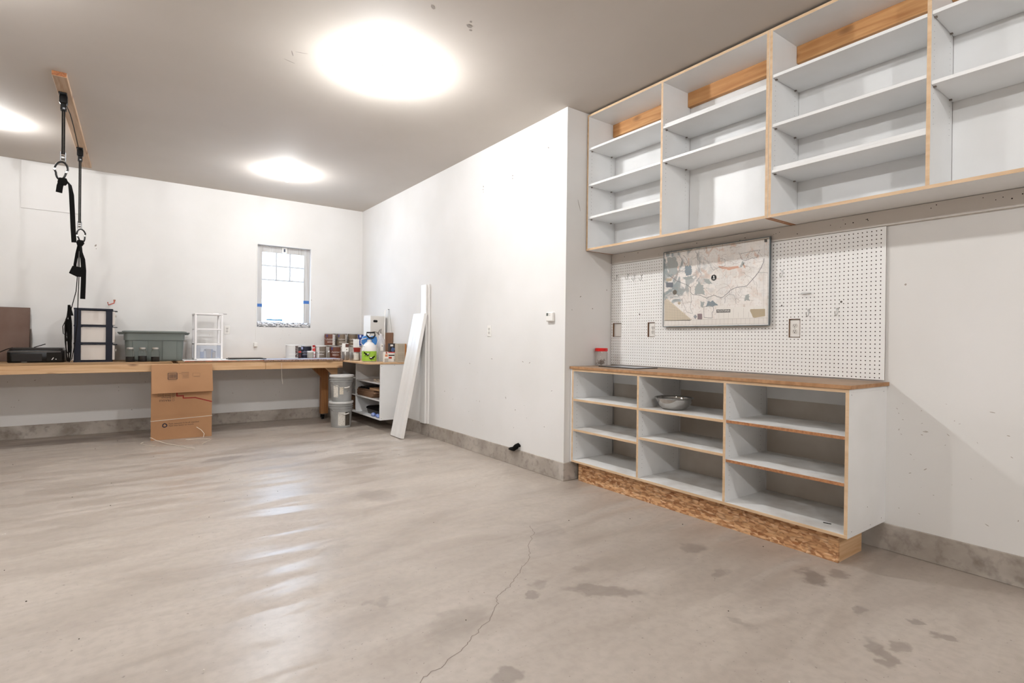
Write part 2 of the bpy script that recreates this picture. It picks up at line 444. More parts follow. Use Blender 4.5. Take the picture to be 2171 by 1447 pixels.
# grit, leaf bits and chips on the slab
mb = MB()
for k in range(130):
    x, y = random.uniform(-1.2, 3.2), random.uniform(.6, 8.0)
    if x > 3.0 and y > 3.3: continue
    r = random.uniform(.0014, .0048); a = random.uniform(0, PI); n = 5
    mb.lathe([(r, .0), (r * .6, r * .7)], x, y, n, 0 if random.random() < .7 else 1, .0003)
mb.build('grit', [M('grit_dark', '3d332c', .9), M('grit_light', 'd8d2ca', .9)], floor_o, kind='stuff')
# nail holes and scuffs on walls and ceiling
def marks(name, parent, spots, fn, col='9a9189'):
    mb = MB()
    for (u, v, r, l, a) in spots:
        q = []
        for k in range(7):
            t = 2 * PI * k / 7; rad = random.uniform(.75, 1.2)
            x, y = r * l * math.cos(t) * rad, r * math.sin(t) * rad
            q.append(fn(u + x * math.cos(a) - y * math.sin(a), v + x * math.sin(a) + y * math.cos(a)))
        mb.add(q, [tuple(range(7))])
    mb.build(name, M('mark_' + col, col, .9), parent, kind='stuff')
marks('scuff_marks', wall_right, [(4.31, 2.86, .008, 1, 0), (4.31, 2.83, .006, 1.5, 1), (4.844, 2.87, .007, 1.4, 1.2), (4.85, 2.84, .006, 1, 0), (4.842, 2.81, .004, 1, 0), (3.759, 2.98, .006, 2, .6)]
      + [(random.uniform(3.6, 5.8), random.uniform(.25, 1.2), random.uniform(.002, .005), random.uniform(1, 3), random.uniform(0, 3)) for k in range(22)], lambda u, v: (XA - .0006, u, v))
marks('scuff_marks', wall_back, [(-.28, 2.34, .010, 1.6, 1.2), (-.275, 2.30, .005, 1, 0), (2.33, 1.80, .006, 1, 0)]
      + [(random.uniform(-1.1, 2.9), random.uniform(.25, .75), random.uniform(.002, .004), random.uniform(1, 2.5), random.uniform(0, 3)) for k in range(26)]
      + [(random.uniform(.6, 2.6), random.uniform(1.1, 1.4), random.uniform(.002, .004), random.uniform(1, 2.5), random.uniform(0, 3)) for k in range(12)], lambda u, v: (u, YB - .0006, v))
marks('scuff_marks', wall_recess, [(random.uniform(.55, 1.22), random.uniform(.2, .95), random.uniform(.0009, .0024), random.uniform(1, 6), random.uniform(0, 3)) for k in range(42)]
      + [(1.18, 1.58, .006, 1, 0)], lambda u, v: (XR - .0006, u, v), 'aba198')
marks('scuff_marks', bpy.data.objects['wall_return'], [(3.27, 2.43, .003, 20, 1.9), (3.45, 1.52, .006, 1, 0), (3.3, 1.62, .005, 2, .6), (3.2, 1.5, .004, 1, 0), (3.63, 1.7, .006, 1, 0)], lambda u, v: (u, YC - .0006, v))
marks('scuff_marks', bpy.data.objects['ceiling'], [(1.807, 2.995, .016, 1.3, .5), (1.84, 3.03, .010, 1.2, 0), (1.79, 2.95, .008, 1.5, 1), (1.525, 2.96, .012, 2, .9), (.984, 4.178, .004, 12, .3), (.97, 4.05, .004, 10, 1.2), (1.022, 4.002, .004, 12, -.3), (1.24, 3.596, .008, 1.5, 0)],
      lambda u, v: (u, v, H - .0006))
# flat access panel set against the back wall under the ceiling
MB().box(-.972, -.43, YB - .012, YB, 2.703, H - .004).build('access_panel', WALL, wall_back, bevel=.002)
# old furring strip painted with the wall, left of the frame end of the ceiling joint
# ------------------------------------------------------------------ window
win = struct(bpy.data.objects.new('window_1', None)); COL.objects.link(win); win.location = (1.943, 8.53, WZ0); win['_loc'] = (1.943, 8.53, WZ0)
WOODW = wood('window_wood_glare_tint', 'd0cfce', 'b4afaa', 2, False, .5)  # frame wood greyed so its colour carries the daylight glare
fy0, fy1 = 8.51, 8.565
MB(win).box(WX0, 1.648, fy0, fy1, WZ0, WZ1).build('stile', WOODW, win, bevel=.003)
MB(win).box(2.235, WX1, fy0, fy1, WZ0, WZ1).build('stile', WOODW, win, bevel=.003)
MB(win).box(1.648, 2.235, fy0, fy1, 2.478, WZ1).build('rail', WOODW, win, bevel=.003)
MB(win).box(1.648, 2.235, fy0, fy1, WZ0, 1.452).build('rail', WOODW, win, bevel=.003)
MUN = M('muntin_paint', 'c9cdd3', .5)
for x in (1.846, 2.036): MB(win).box(x - .0115, x + .0115, 8.522, 8.55, 2.075, 2.478).build('muntin', MUN, win)
for z in (2.283, 2.075): MB(win).box(1.648, 2.235, 8.531, 8.551, z - .0115, z + .0115).build('muntin', MUN, win)
MB(win).box(1.648, 2.235, 8.539, 8.543, 1.452, 2.478).build('pane', GLASS, win)
TAPE = M('blue_tape', '3f6fb5', .6)
MB(win).box(WX0 + .002, 1.652, fy0 - .0015, fy0 - .0002, 1.669, 1.714).build('tape_strip', TAPE, win, label='blue masking tape')
MB(win).box(2.232, WX1 - .002, fy0 - .0015, fy0 - .0002, 1.743, 1.789).build('tape_strip', TAPE, win, label='blue masking tape')
T = thing('window_sensor', 'small white sensor with dark slot at top centre of window', 'sensor', (1.95, fy0, 2.49))
MB(T).box(1.915, 1.983, fy0 - .022, fy0, 2.484, 2.566).build('housing', WPLASTIC, T, bevel=.006)
MB(T).box(1.937, 1.961, fy0 - .0235, fy0 - .0205, 2.50, 2.545).build('slot', M('slot_grey', '4c5568', .5), T)
MB(T).tube([(1.915, fy0 - .012, 2.552), (1.84, fy0 - .015, 2.556), (1.76, fy0 - .015, 2.562), (1.74, fy0 - .02, 2.545), (1.70, fy0 - .015, 2.563), (1.62, fy0 - .01, 2.566)], .0035, 6).build('cable', WPLASTIC, T, True)
# crumpled newspaper on the sill
def newspaper_mat():
    m, nt, b = nmat('newsprint'); L = nt.links; N = nt.nodes.new
    tc = N('ShaderNodeTexCoord'); mp = N('ShaderNodeMapping'); mp.inputs['Scale'].default_value = (34, 34, 50); L.new(tc.outputs['Object'], mp.inputs[0])
    n = N('ShaderNodeTexNoise'); n.inputs['Scale'].default_value = 1.2; n.inputs['Detail'].default_value = 3; L.new(mp.outputs[0], n.inputs['Vector'])
    r = N('ShaderNodeValToRGB'); e = r.color_ramp.elements; e[0].position = .36; e[0].color = lin('5c606a'); e[1].position = .52; e[1].color = lin('dddddf'); L.new(n.outputs[0], r.inputs[0])
    L.new(r.outputs[0], b.inputs['Base Color']); b.inputs['Roughness'].default_value = .8; return m
NEWS = newspaper_mat()
mb = MB(); rings = []
for i in range(26):
    x = 1.578 + .735 * i / 25; rings.append([])
    for k in range(9):
        a = 2 * PI * k / 9; r = .034 * random.uniform(.6, 1.35)
        rings[-1].append((x, 8.468 + r * math.cos(a), max(WZ0 + .001, WZ0 + .036 + r * 1.1 * math.sin(a))))
o = MB().loft(rings).build('newspaper', NEWS); tag(o, 'crumpled newspaper stuffed along the window sill', 'newspaper')
rings = []
for i in range(9):
    x = 1.70 + .22 * i / 8; rings.append([])
    for k in range(8):
        a = 2 * PI * k / 8; r = .013 * random.uniform(.8, 1.3)
        rings[-1].append((x, 8.462 + r * math.cos(a), WZ0 + .108 + r * math.sin(a)))
o = MB().loft(rings).build('plastic_wrap', M('blue_film', '7fb4dc', .35)); tag(o, 'pale blue plastic wrap lying on the crumpled newspaper', 'plastic wrap')

# ================================================================== ceiling lamps
BG = bulb_mat(); PORC = M('porcelain', 'f2f0ec', .25)
def lamp(x, y, k, label):
    T = thing('ceiling_light', label, 'lamp', (x, y, H), group='bare bulb ceiling lights')
    MB(T).lathe([(.058, 0), (.058, -.008), (.05, -.014), (.032, -.018), (.026, -.022), (.0, -.022)], x, y, 24, 0, H).build('lampholder', PORC, T, True)
    MB(T).lathe([(.0001, -.122), (.018, -.118), (.03, -.106), (.036, -.086), (.034, -.066), (.026, -.046), (.018, -.034), (.015, -.0225), (.0001, -.0225)], x, y, 16, 0, H).build('bulb', BG, T, True)
    ld = bpy.data.lights.new('bulb_light', 'POINT'); ld.energy = BULB * k; ld.color = BULB_COL; ld.shadow_soft_size = .042
    lo = bpy.data.objects.new('bulb_light', ld); COL.objects.link(lo); lo.parent = T; lo.location = (0, 0, -.082)
lamp(1.60, 3.84, .74, 'glowing bulb on the ceiling nearest the camera, left of the wall shelves')
lamp(1.63, 7.0, .34, 'glowing bulb on the ceiling near the window wall')
lamp(-1.02, 7.0, .19, 'glowing bulb on the ceiling at the left edge, beyond the plank')
lamp(1.60, .68, .18, 'bare ceiling bulb beside the wall shelves, out of view overhead')
lamp(-1.02, 3.84, .62, 'bare ceiling bulb overhead on the left, out of view')
lamp(-1.02, .68, .18, 'bare ceiling bulb over the left middle floor, out of view')
lamp(1.60, -2.48, .55, 'bare ceiling bulb behind the camera on the right')
lamp(-1.02, -2.48, 1.55, 'bare ceiling bulb behind the camera on the left')

# ================================================================== wall shelf units
def pin_holes(T, rows):
    mb = MB(T)
    for (x, y, z0, z1) in rows:
        z = z0
        while z < z1:
            mb.add([(x + .0022 * math.cos(a), y - .0005, z + .0022 * math.sin(a)) for a in [k * PI / 3 for k in range(6)]], [tuple(range(6))]); z += .032
    mb.build('shelf_pin_hole', DARKHOLE, T, kind='stuff')
TH = .019
def upper_unit(label, y0, y1, ydiv, shelves, top=3.245, bot=2.033, x0=3.354, x1=XR, group=None):
    """y0 > y1: the unit's two ends; shelves: (bay, z of underside, thickness, shift)"""
    T = thing('wall_shelf_unit', label, 'shelf unit', (x1, (y0 + y1) / 2, bot))
    ms = [WHITE, EDGE, EDGE_ORANGE]
    MB(T).box(x0, x1, y1 + TH, y0 - TH, top - TH, top, front=1).build('top_panel', ms, T, bevel=.0012)
    MB(T).box(x0, x1, y1 + TH, y0 - TH, bot, bot + TH, front=1).build('bottom_panel', ms, T, bevel=.0012)
    za, zb = bot + TH, top - TH
    MB(T).box(x0, x1, y0 - TH, y0, bot - .001, top, front=1, bottom=2).build('side_panel', ms, T, bevel=.0012)
    MB(T).box(x0, x1, y1, y1 + TH, bot - .001, top, front=1, bottom=2).build('side_panel', ms, T, bevel=.0012)
    MB(T).box(x0, x1 - .006, ydiv - TH / 2, ydiv + TH / 2, za, zb, front=1).build('divider', ms, T, bevel=.0012)
    bays = [(y0 - TH, ydiv + TH / 2), (ydiv - TH / 2, y1 + TH)]
    for (a, c) in bays:
        MB(T).box(x1 - .006, x1, c + .002, a - .002, za, zb).build('back_panel', WHITE, T)
        cl = MB(T).box(x1 - .044, x1 - .006, c + .001, a - .001, zb - .114, zb).build('cleat', CLEAT_Y, T, bevel=.003, label='bare fir cleat')
    for (bay, z, t, sh) in shelves:
        a, c = bays[bay]
        MB(T).box(x0 + .004 + sh, x1 - .008, c + .001, a - .001, z, z + t).build('shelf', WHITE, T, bevel=.0015)
    mb = MB(T)
    rows = []
    for bi, (a, c) in enumerate(bays):
        for xx in (x0 + .04, x1 - .06): rows.append((xx, a - .0005, bot + .34, top - .28))
    pin_holes(T, rows)
    for (bay, z, t, sh) in shelves:
        a, c = bays[bay]
        for xx in (x0 + .04, x1 - .06):
            MB(T).box(xx - .006, xx + .006, a - .012, a, z - .006, z).build('shelf_pin', M('pin_brown', '8a7f76', .4, .6), T)
    return T
upper_unit('white open wall shelf with four bays rows, in the corner by the thermostat wall', 3.497, 1.8275, 2.675,
           [(0, 2.927, TH, 0), (0, 2.606, TH, 0), (0, 2.316, TH, 0), (1, 2.868, TH, 0), (1, 2.868 + TH + .001, TH, .014), (1, 2.610, TH, 0)])
ALL[-1]['label'] = 'white open wall shelf unit above the map, against the corner'
upper_unit('white open wall shelf unit right of the map, running out of frame', 1.8255, .12, .980,
           [(0, 2.926, TH, 0), (0, 2.610, TH, 0), (0, 2.318, TH, 0), (0, 2.318 + TH + .001, TH, .012), (1, 2.928, TH, 0), (1, 2.568, TH, 0)])
# painted rail on the wall under the units
T = thing('mounting_rail', 'painted mounting rail with screw holes under the wall shelves', 'rail', (XR, 1.8, 1.94))
MB(T).box(XR - .02, XR, .1, 3.497, 1.938, 2.031).build('board', M('rail_paint', 'd8d3cd', .6), T, bevel=.002)
mb = MB(T)
for k in range(34):
    y = random.uniform(.5, 3.45); z = random.uniform(1.955, 2.02); r = random.uniform(.002, .0042)
    mb.add([(XR - .0205, y + r * math.cos(a), z + r * math.sin(a)) for a in [q * PI / 3 for q in range(6)]], [tuple(range(6))])
mb.build('screw_hole', DARKHOLE, T, kind='stuff')

# ================================================================== lower shelf unit and counter
x0, x1 = 3.186, XR
T = thing('floor_shelf_unit', 'white open shelf unit with three bays on a chipboard base', 'shelf unit', (XR, 2.37, 0))
ms = [WHITE, EDGE]; Y0, Y1, D1, D2 = 3.478, 1.266, 2.736, 2.007; za, zb = .187, .962
MB(T).box(x0, x1, Y1, Y0, .168, .187, front=1, top=2).build('bottom_panel', [WHITE, EDGE, DUSTY], T, bevel=.0012)
MB(T).box(x0, x1, Y1, Y0, .962, .981, front=1).build('top_panel', ms, T, bevel=.0012)
MB(T).box(x0, x1 - .02, Y0 - TH, Y0, za, zb, front=1).build('side_panel', ms, T, bevel=.0012)
MB(T).box(x0, x1, Y1, Y1 + TH, za, zb, front=1).build('side_panel', ms, T, bevel=.0012)
for d in (D1, D2): MB(T).box(x0, x1 - .02, d - TH / 2, d + TH / 2, za, zb, front=1).build('divider', ms, T, bevel=.0012)
bays = [(Y0 - TH, D1 + TH / 2), (D1 - TH / 2, D2 + TH / 2), (D2 - TH / 2, Y1 + TH)]
SH = [(0, .703, 1), (0, .440, 1), (1, .703, 1), (1, .481, 1), (2, .705, 2), (2, .449, 2)]
for (bi, z, ei) in SH:
    a, c = bays[bi]
    MB(T).box(x0 + .002, x1 - .03, c + .001, a - .001, z, z + TH, front=ei, top=3).build('shelf', [WHITE, EDGE, EDGE_ORANGE, DUSTY], T, bevel=.0012)
for (a, c) in bays:
    MB(T).box(x1 - .018, x1, c + .001, a - .001, .84, .962).build('back_rail', WHITE, T)
    MB(T).box(x1 - .004, x1, c + .001, a - .001, .188, .839).build('back_sheet', M('raw_back_sheet', 'd6cec4', .75, col2='bfb3a6', scale=2.2), T)
rows = []
for (a, c) in bays:
    for xx in (x0 + .045, x1 - .09): rows.append((xx, a, .26, .93))
pin_holes(T, rows)
mb = MB(T)
for (x, z) in ((x0 + .03, .95), (x1 - .05, .95), (x0 + .05, .20), (x0 + .3, .19), (x1 - .06, .20), (x1 - .26, .30)):
    mb.add([(x + .003 * math.cos(q * PI / 3), Y1 - .0005, z + .003 * math.sin(q * PI / 3)) for q in range(6)], [tuple(range(6))])
mb.build('screw_head', DARKHOLE, T, kind='stuff')
MB(T).box(3.249, 3.267, 1.337, 3.45, 0, .167).build('kick_board', OSB, T, bevel=.001, label='oriented strand board kick plate')
MB(T).box(3.267, 3.56, 1.337, 1.375, 0, .167).build('kick_side', PINE_X, T, bevel=.002, label='bare pine base end')
MB(T).box(3.267, 3.56, 3.412, 3.45, 0, .167).build('kick_side', PINE_X, T)
MB(T).box(x0 + .004, x0 + .03, Y0, YC - .001, .168, .981).build('filler_strip', WHITE, T)
o = MB().box(x0 - .008, XR, Y1 - .012, YC - .001, .9815, 1.0035, front=1, left=1).build('worktop', [MDF, MDF_EDGE], bevel=.0015)
tag(o, 'brown fibreboard worktop on the low white shelf unit', 'worktop')
# bowl
bx, by, bz = 3.355, 2.53, .7225
T = thing('steel_bowl', 'shiny stainless steel bowl on the middle bay top shelf', 'bowl', (bx, by, bz))
MB(T).lathe([(.0001, .001), (.07, .0), (.082, .004), (.108, .025), (.125, .052), (.132, .080), (.144, .0875), (.145, .0885), (.143, .0895), (.130, .083), (.122, .053), (.105, .028), (.08, .008), (.0001, .005)], bx, by, 48, 0, bz).build('bowl_body', CHROME, T, True)
# stray screw on bottom shelf
o = MB().tube([(3.30, 1.44, .190), (3.31, 1.40, .190)], .0022, 6).build('screw', BLACKM); tag(o, 'dark loose screw on the right bay bottom shelf', 'screw')
# jar with red lid
jx, jy, jz = 3.50, 3.435, 1.0037
T = thing('screw_jar', 'clear jar of screws with red lid on the brown worktop', 'jar', (jx, jy, jz))
CLEARP = glass_mat('clear_plastic', (.97, .96, .95, 1), .04, .10, (.75, .7, .65, 1))
MB(T).lathe([(.054, .0), (.058, .004), (.058, .118), (.052, .127), (.052, .13)], jx, jy, 28, 0, jz, caps=False).build('jar_wall', CLEARP, T, True)
MB(T).lathe([(.0001, .0005), (.053, .0005), (.053, .003), (.0001, .003)], jx, jy, 28, 0, jz).build('jar_base', CLEARP, T, True)
MB(T).lathe([(.055, .131), (.0575, .133), (.0575, .156), (.054, .160), (.0001, .160)], jx, jy, 28, 0, jz).build('lid', M('red_lid', 'cf1410', .35), T, True, label='bright red screw lid')
mb = MB(T)
for k in range(70):
    a = random.uniform(0, 2 * PI); r = random.uniform(0, .04); x, y = jx + r * math.cos(a), jy + r * math.sin(a)
    z = jz + .006 + random.uniform(0, .028) + max(0, -(y - jy)) * .5
    a2 = random.uniform(0, 2 * PI); l = random.uniform(.010, .016)
    mb.tube([(x, y, z), (x + l * .5 * math.cos(a2), y + l * .5 * math.sin(a2), z + random.uniform(0, .025))], .0022, 5)
mb.build('screws', M('rusty_screws', '5b4334', .6, .3), T, kind='stuff')
# flat metal sheet on counter
T = thing('baking_sheet', 'flat grey metal sheet on the worktop beside the jar', 'tray', (3.50, 3.10, 1.0037), (0, 0, -.05), local=True)
MB().box(-.13, .13, -.19, .24, 0, .004).build('sheet', M('dull_metal', 'a9adb0', .3, .5, col2='8b8f92', scale=5), T, bevel=.001)
MB().box(-.135, -.131, -.19, .24, 0, .006).box(-.135, .13, -.194, -.190, 0, .006).build('rim', BLACKM, T)

# ================================================================== pegboard
T = thing('pegboard', 'white perforated pegboard with outlet cutouts behind the map', 'pegboard', (XR, 2.4, 1.013))
PEG = M('pegboard_white', 'f1f0ee', .5)
HARD = M('hardboard_brown', '6d4a2c', .8)
xf, dy, ytop, zbot, NC, NR = 3.690, .0254, 3.5000, 1.013, 87, 36
cut = set()
for (c0, c1) in ((1, 4), (17, 19), (65, 67)):
    for c in range(c0, c1 + 1):
        for r in range(10, 15): cut.add((c, r))
oc = [(.0036 * math.cos(k * PI / 4), .0036 * math.sin(k * PI / 4)) for k in range(8)]
V, Fc, Mi = [], [], []
ox, oy, oz = T['_loc']
for c in range(NC):
    for r in range(NR):
        if (c, r) in cut: continue
        cy = ytop - (c + .5) * dy; cz = zbot + (r + .5) * dy; h = dy / 2; n = len(V)
        V += [(xf - ox, cy - oy + a, cz - oz + q) for a, q in ((-h, -h), (h, -h), (h, h), (-h, h))]     # 0..3 corners
        V += [(xf - ox, cy - oy + a, cz - oz + q) for a, q in oc]                                       # 4..11 octagon
        V += [(xf + .0045 - ox, cy - oy + a, cz - oz + q) for a, q in oc]                               # 12..19
        V += [(xf + .005 - ox, cy - oy + a, cz - oz + q) for a, q in ((-h, -h), (h, -h), (h, h), (-h, h))]
        O = lambda k: n + 4 + k % 8
        for (a, q, k) in ((1, 2, 0), (2, 3, 2), (3, 0, 4), (0, 1, 6)):
            Fc.append((n + q, n + a, O(k - 1), O(k), O(k + 1))); Mi.append(0)
        for k in range(8): Fc.append((O(k), O(k + 1), O(k + 1) + 8, O(k) + 8)); Mi.append(1)
        Fc.append(tuple(n + 12 + k for k in reversed(range(8)))); Mi.append(2)
        Fc.append((n + 20, n + 21, n + 22, n + 23)); Mi.append(1)
mb = MB(); mb.v, mb.f, mb.m = V, Fc, Mi
mb.build('perforated_sheet', [PEG, HARD, DARKHOLE], T)
yr = ytop - NC * dy; zt = zbot + NR * dy
mb = MB(T).box(xf, xf + .005, yr - .014, yr, zbot, zt + .008, left=1).box(xf, xf + .005, yr, ytop, zt, zt + .008)
mb.build('edge_margin', [PEG, HARD], T)
mb = MB(T)
for (c0, c1) in ((1, 4), (17, 19), (65, 67)):
    ya, yb_ = ytop - c0 * dy, ytop - (c1 + 1) * dy; zc0, zc1 = zbot + 10 * dy, zbot + 15 * dy
    mb = MB(T)
    mb.box(xf - .0005, xf + .0125, ya - .004, ya, zc0, zc1).box(xf - .0005, xf + .0125, yb_, yb_ + .002, zc0, zc1).box(xf - .0005, xf + .0125, yb_, ya, zc0, zc0 + .002).box(xf - .0005, xf + .0125, yb_, ya, zc1 - .003, zc1)
    mb.build('cutout_edge', HARD, T)
for y in (3.487, 2.9, 2.3, 1.72, 1.31): MB(T).box(xf + .005, XR, y - .012, y + .012, zbot + .01, zt).build('furring_strip', HARD, T)
for (y, z, r) in ((3.16, 1.467, .007), (1.9, 1.487, .006), (1.52, 1.495, .007)): MB(T).add([(xf - .0006, y + r * math.cos(q * PI / 5), z + r * math.sin(q * PI / 5)) for q in range(10)], [tuple(range(10))]).build('mounting_screw', M('screw_grey', '5d5650', .5), T)
def outlet(label, x, y, z, facing, blank=False, sc=1.0):
    """facing '-x' or '-y'; origin at plate centre on the wall"""
    T = thing('power_outlet' if not blank else 'blank_plate', label, 'outlet' if not blank else 'wall plate', (x, y, z), (0, 0, 0 if facing == '-y' else -PI / 2), local=True)
    MB().box(-.035, .035, -.006, 0, -.0575, .0575).build('cover_plate', WPLASTIC, T, bevel=.003)
    if not blank:
        for s in (-1, 1):
            ring = [[(.017 * math.cos(a), yy, s * .0195 + max(-.0135, min(.0135, .017 * math.sin(a)))) for a in [k * PI / 10 for k in range(20)]] for yy in (-.006, -.0085)]
            r = MB().loft(ring).build('receptacle', M('receptacle_white', 'd9d5cf', .4), T)
            mb = MB().box(-.0075, -.005, -.0092, -.0084, s * .0195 - .001, s * .0195 + .008).box(.005, .0075, -.0092, -.0084, s * .0195 - .001, s * .0195 + .008).box(-.0025, .0025, -.0092, -.0084, s * .0195 - .010, s * .0195 - .005)
            mb.build('slot', DARKHOLE, r)
        MB().box(-.003, .003, -.0075, -.006, -.003, .003).build('screw', STEEL, T)
    return T
outlet('white power outlet in the pegboard cutout right of the map', XR, 1.812, 1.328, '-x')
outlet('white power outlet in the pegboard cutout just left of the map', XR, 3.018, 1.328, '-x')
outlet('blank white wall plate in the leftmost pegboard cutout', XR, 3.412, 1.328, '-x', True)
outlet('white power outlet on the bare white wall left of the thermostat', XA, 4.694, 1.32, '-x')
outlet('white power outlet on the back wall beside the white drawer frame', 1.184, YB, 1.32, '-y')
def hook(label, y, z, long=.05):
    T = thing('pegboard_hook', label, 'hook', (xf, y, z), (0, 0, -PI / 2), group='wire pegboard hooks', local=True)
    MB().tube([(0, -.003, .03), (0, -.004, .0), (0, -.012, -.016), (0, -.024, -.018), (0, -.034, -.010), (0, -.038, .004)], .0022, 6).build('wire', STEEL, T, True)
    MB().box(-.005, .005, -.004, 0, .022, .032).build('mounting_tab', STEEL, T)
for y, z, l in ((3.435, 1.806, 'leftmost of the four hooks left of the map'), (3.298, 1.803, 'second of the four hooks left of the map'), (3.22, 1.788, 'third of the four hooks left of the map'), (3.14, 1.781, 'hook nearest the map on its left side'),
                (1.898, 1.70, 'high hook just right of the map'), (1.718, 1.425, 'low hook beside the right-hand outlet'), (1.541, 1.425, 'low hook farthest right on the pegboard')):
    hook('small grey wire pegboard hook, ' + l, y, z)
T = thing('pegboard_bracket', 'small double wire bracket on the pegboard above the right outlet', 'bracket', (xf, 1.735, 1.56), (0, 0, -PI / 2), local=True)
MB().tube([(-.028, -.003, .0), (-.028, -.03, -.004), (.028, -.03, -.004), (.028, -.003, 0)], .0022, 6).build('wire', STEEL, T, True)
MB().box(-.03, .03, -.005, 0, -.004, .006).build('mounting_tab', STEEL, T)

# ================================================================== map
MAPD = dict(
    river=[(0.305, 0.603), (0.325, 0.564), (0.328, 0.479), (0.351, 0.426), (0.365, 0.414), (0.327, 0.366), (0.318, 0.353)],
    hwyA=[(0.049, 0.431), (0.134, 0.376), (0.223, 0.34), (0.267, 0.309), (0.265, 0.274), (0.285, 0.256), (0.344, 0.247), (0.395, 0.227), (0.414, 0.22), (0.475, 0.239), (0.536, 0.214), (0.571, 0.233), (0.611, 0.263), (0.662, 0.286), (0.74, 0.288), (0.793, 0.344), (0.83, 0.381), (0.865, 0.449), (0.87, 0.474)],
    hwyB=[(0.678, 0.538), (0.702, 0.483), (0.73, 0.474), (0.768, 0.486), (0.816, 0.485), (0.836, 0.539), (0.69, 0.531)],
    riv2=[(0.163, 0.571), (0.191, 0.528), (0.219, 0.502), (0.238, 0.517), (0.21, 0.56), (0.19, 0.58)],
    riv3=[(0.444, 0.473), (0.451, 0.45), (0.47, 0.432), (0.506, 0.444), (0.565, 0.455), (0.564, 0.503), (0.528, 0.513)],
    riv4=[(0.567, 0.174), (0.571, 0.217), (0.6, 0.237), (0.641, 0.232), (0.656, 0.191), (0.659, 0.164)],
    riv5=[(0.186, 0.233), (0.201, 0.181), (0.236, 0.116), (0.289, 0.103)],
    riv6=[(0.83, 0.381), (0.867, 0.373), (0.898, 0.37)],
    riv7=[(0.269, 0.263), (0.277, 0.211), (0.262, 0.155), (0.289, 0.108)],
    yell=[(0.39, 0.155), (0.471, 0.151), (0.475, 0.124), (0.46, 0.102), (0.464, 0.066), (0.393, 0.068)],
    mont=[(0.772, 0.12), (0.881, 0.118), (0.882, 0.067), (0.806, 0.057), (0.792, 0.06), (0.781, 0.086), (0.769, 0.107)],
    tri=[(0.036, 0.239), (0.274, 0.06), (0.265, 0.049), (0.017, 0.052), (0.012, 0.216)],
    plate=[(0.498, 0.128), (0.614, 0.126), (0.615, 0.102), (0.499, 0.103)],
    disc=[(0.473, 0.373), (0.45, 0.375)],
    sq1=[(0.028, 0.406), (0.081, 0.401), (0.082, 0.378), (0.029, 0.382)],
    sq2=[(0.027, 0.371), (0.096, 0.366), (0.097, 0.326), (0.029, 0.331)],
    sq3=[(0.027, 0.296), (0.079, 0.292), (0.08, 0.263), (0.028, 0.266)],
    circ=[(0.116, 0.284), (0.096, 0.285)],
    dia=[(0.159, 0.206), (0.177, 0.192), (0.16, 0.178), (0.143, 0.193)],
    dia2=[(0.312, 0.096), (0.33, 0.079), (0.313, 0.058), (0.296, 0.08)],
    sq4=[(0.333, 0.101), (0.374, 0.1), (0.375, 0.056), (0.334, 0.057)],
    corner=[(0.869, 0.609), (0.89, 0.606), (0.89, 0.586), (0.869, 0.589)],
    blob1=[(0.212, 0.491), (0.266, 0.485), (0.277, 0.439), (0.268, 0.411), (0.221, 0.412), (0.21, 0.445)],
    blob2=[(0.421, 0.192), (0.476, 0.195), (0.513, 0.158), (0.409, 0.157)],
    blob3=[(0.385, 0.373), (0.428, 0.369), (0.46, 0.328), (0.417, 0.328), (0.391, 0.35)],
    blob4=[(0.037, 0.58), (0.115, 0.577), (0.144, 0.515), (0.126, 0.43), (0.063, 0.435), (0.032, 0.497)],
    blob5=[(0.681, 0.432), (0.708, 0.474), (0.725, 0.459), (0.709, 0.44), (0.687, 0.426)],
    blob6=[(0.149, 0.334), (0.169, 0.339), (0.165, 0.264), (0.145, 0.241)],
    blob7=[(0.731, 0.218), (0.758, 0.232), (0.765, 0.185), (0.721, 0.185)],
    org=[(0.505, 0.461), (0.547, 0.451), (0.595, 0.441), (0.675, 0.443), (0.681, 0.427), (0.601, 0.419), (0.53, 0.437)],
    org2=[(0.708, 0.461), (0.728, 0.433), (0.726, 0.417), (0.709, 0.44)],
    blob8=[(0.195, 0.4), (0.274, 0.405), (0.288, 0.381), (0.222, 0.375)],
    blob9=[(0.303, 0.3), (0.341, 0.354), (0.38, 0.317), (0.394, 0.249), (0.305, 0.255)],
    blob10=[(0.358, 0.196), (0.396, 0.194), (0.384, 0.15), (0.359, 0.151)],
    bar=[(0.017, 0.046), (0.901, 0.039)],
)
T = thing('framed_map', 'large framed road map hung on the white pegboard', 'map', (3.6828, 2.882, 1.350), (0, 0, -PI / 2), local=True)
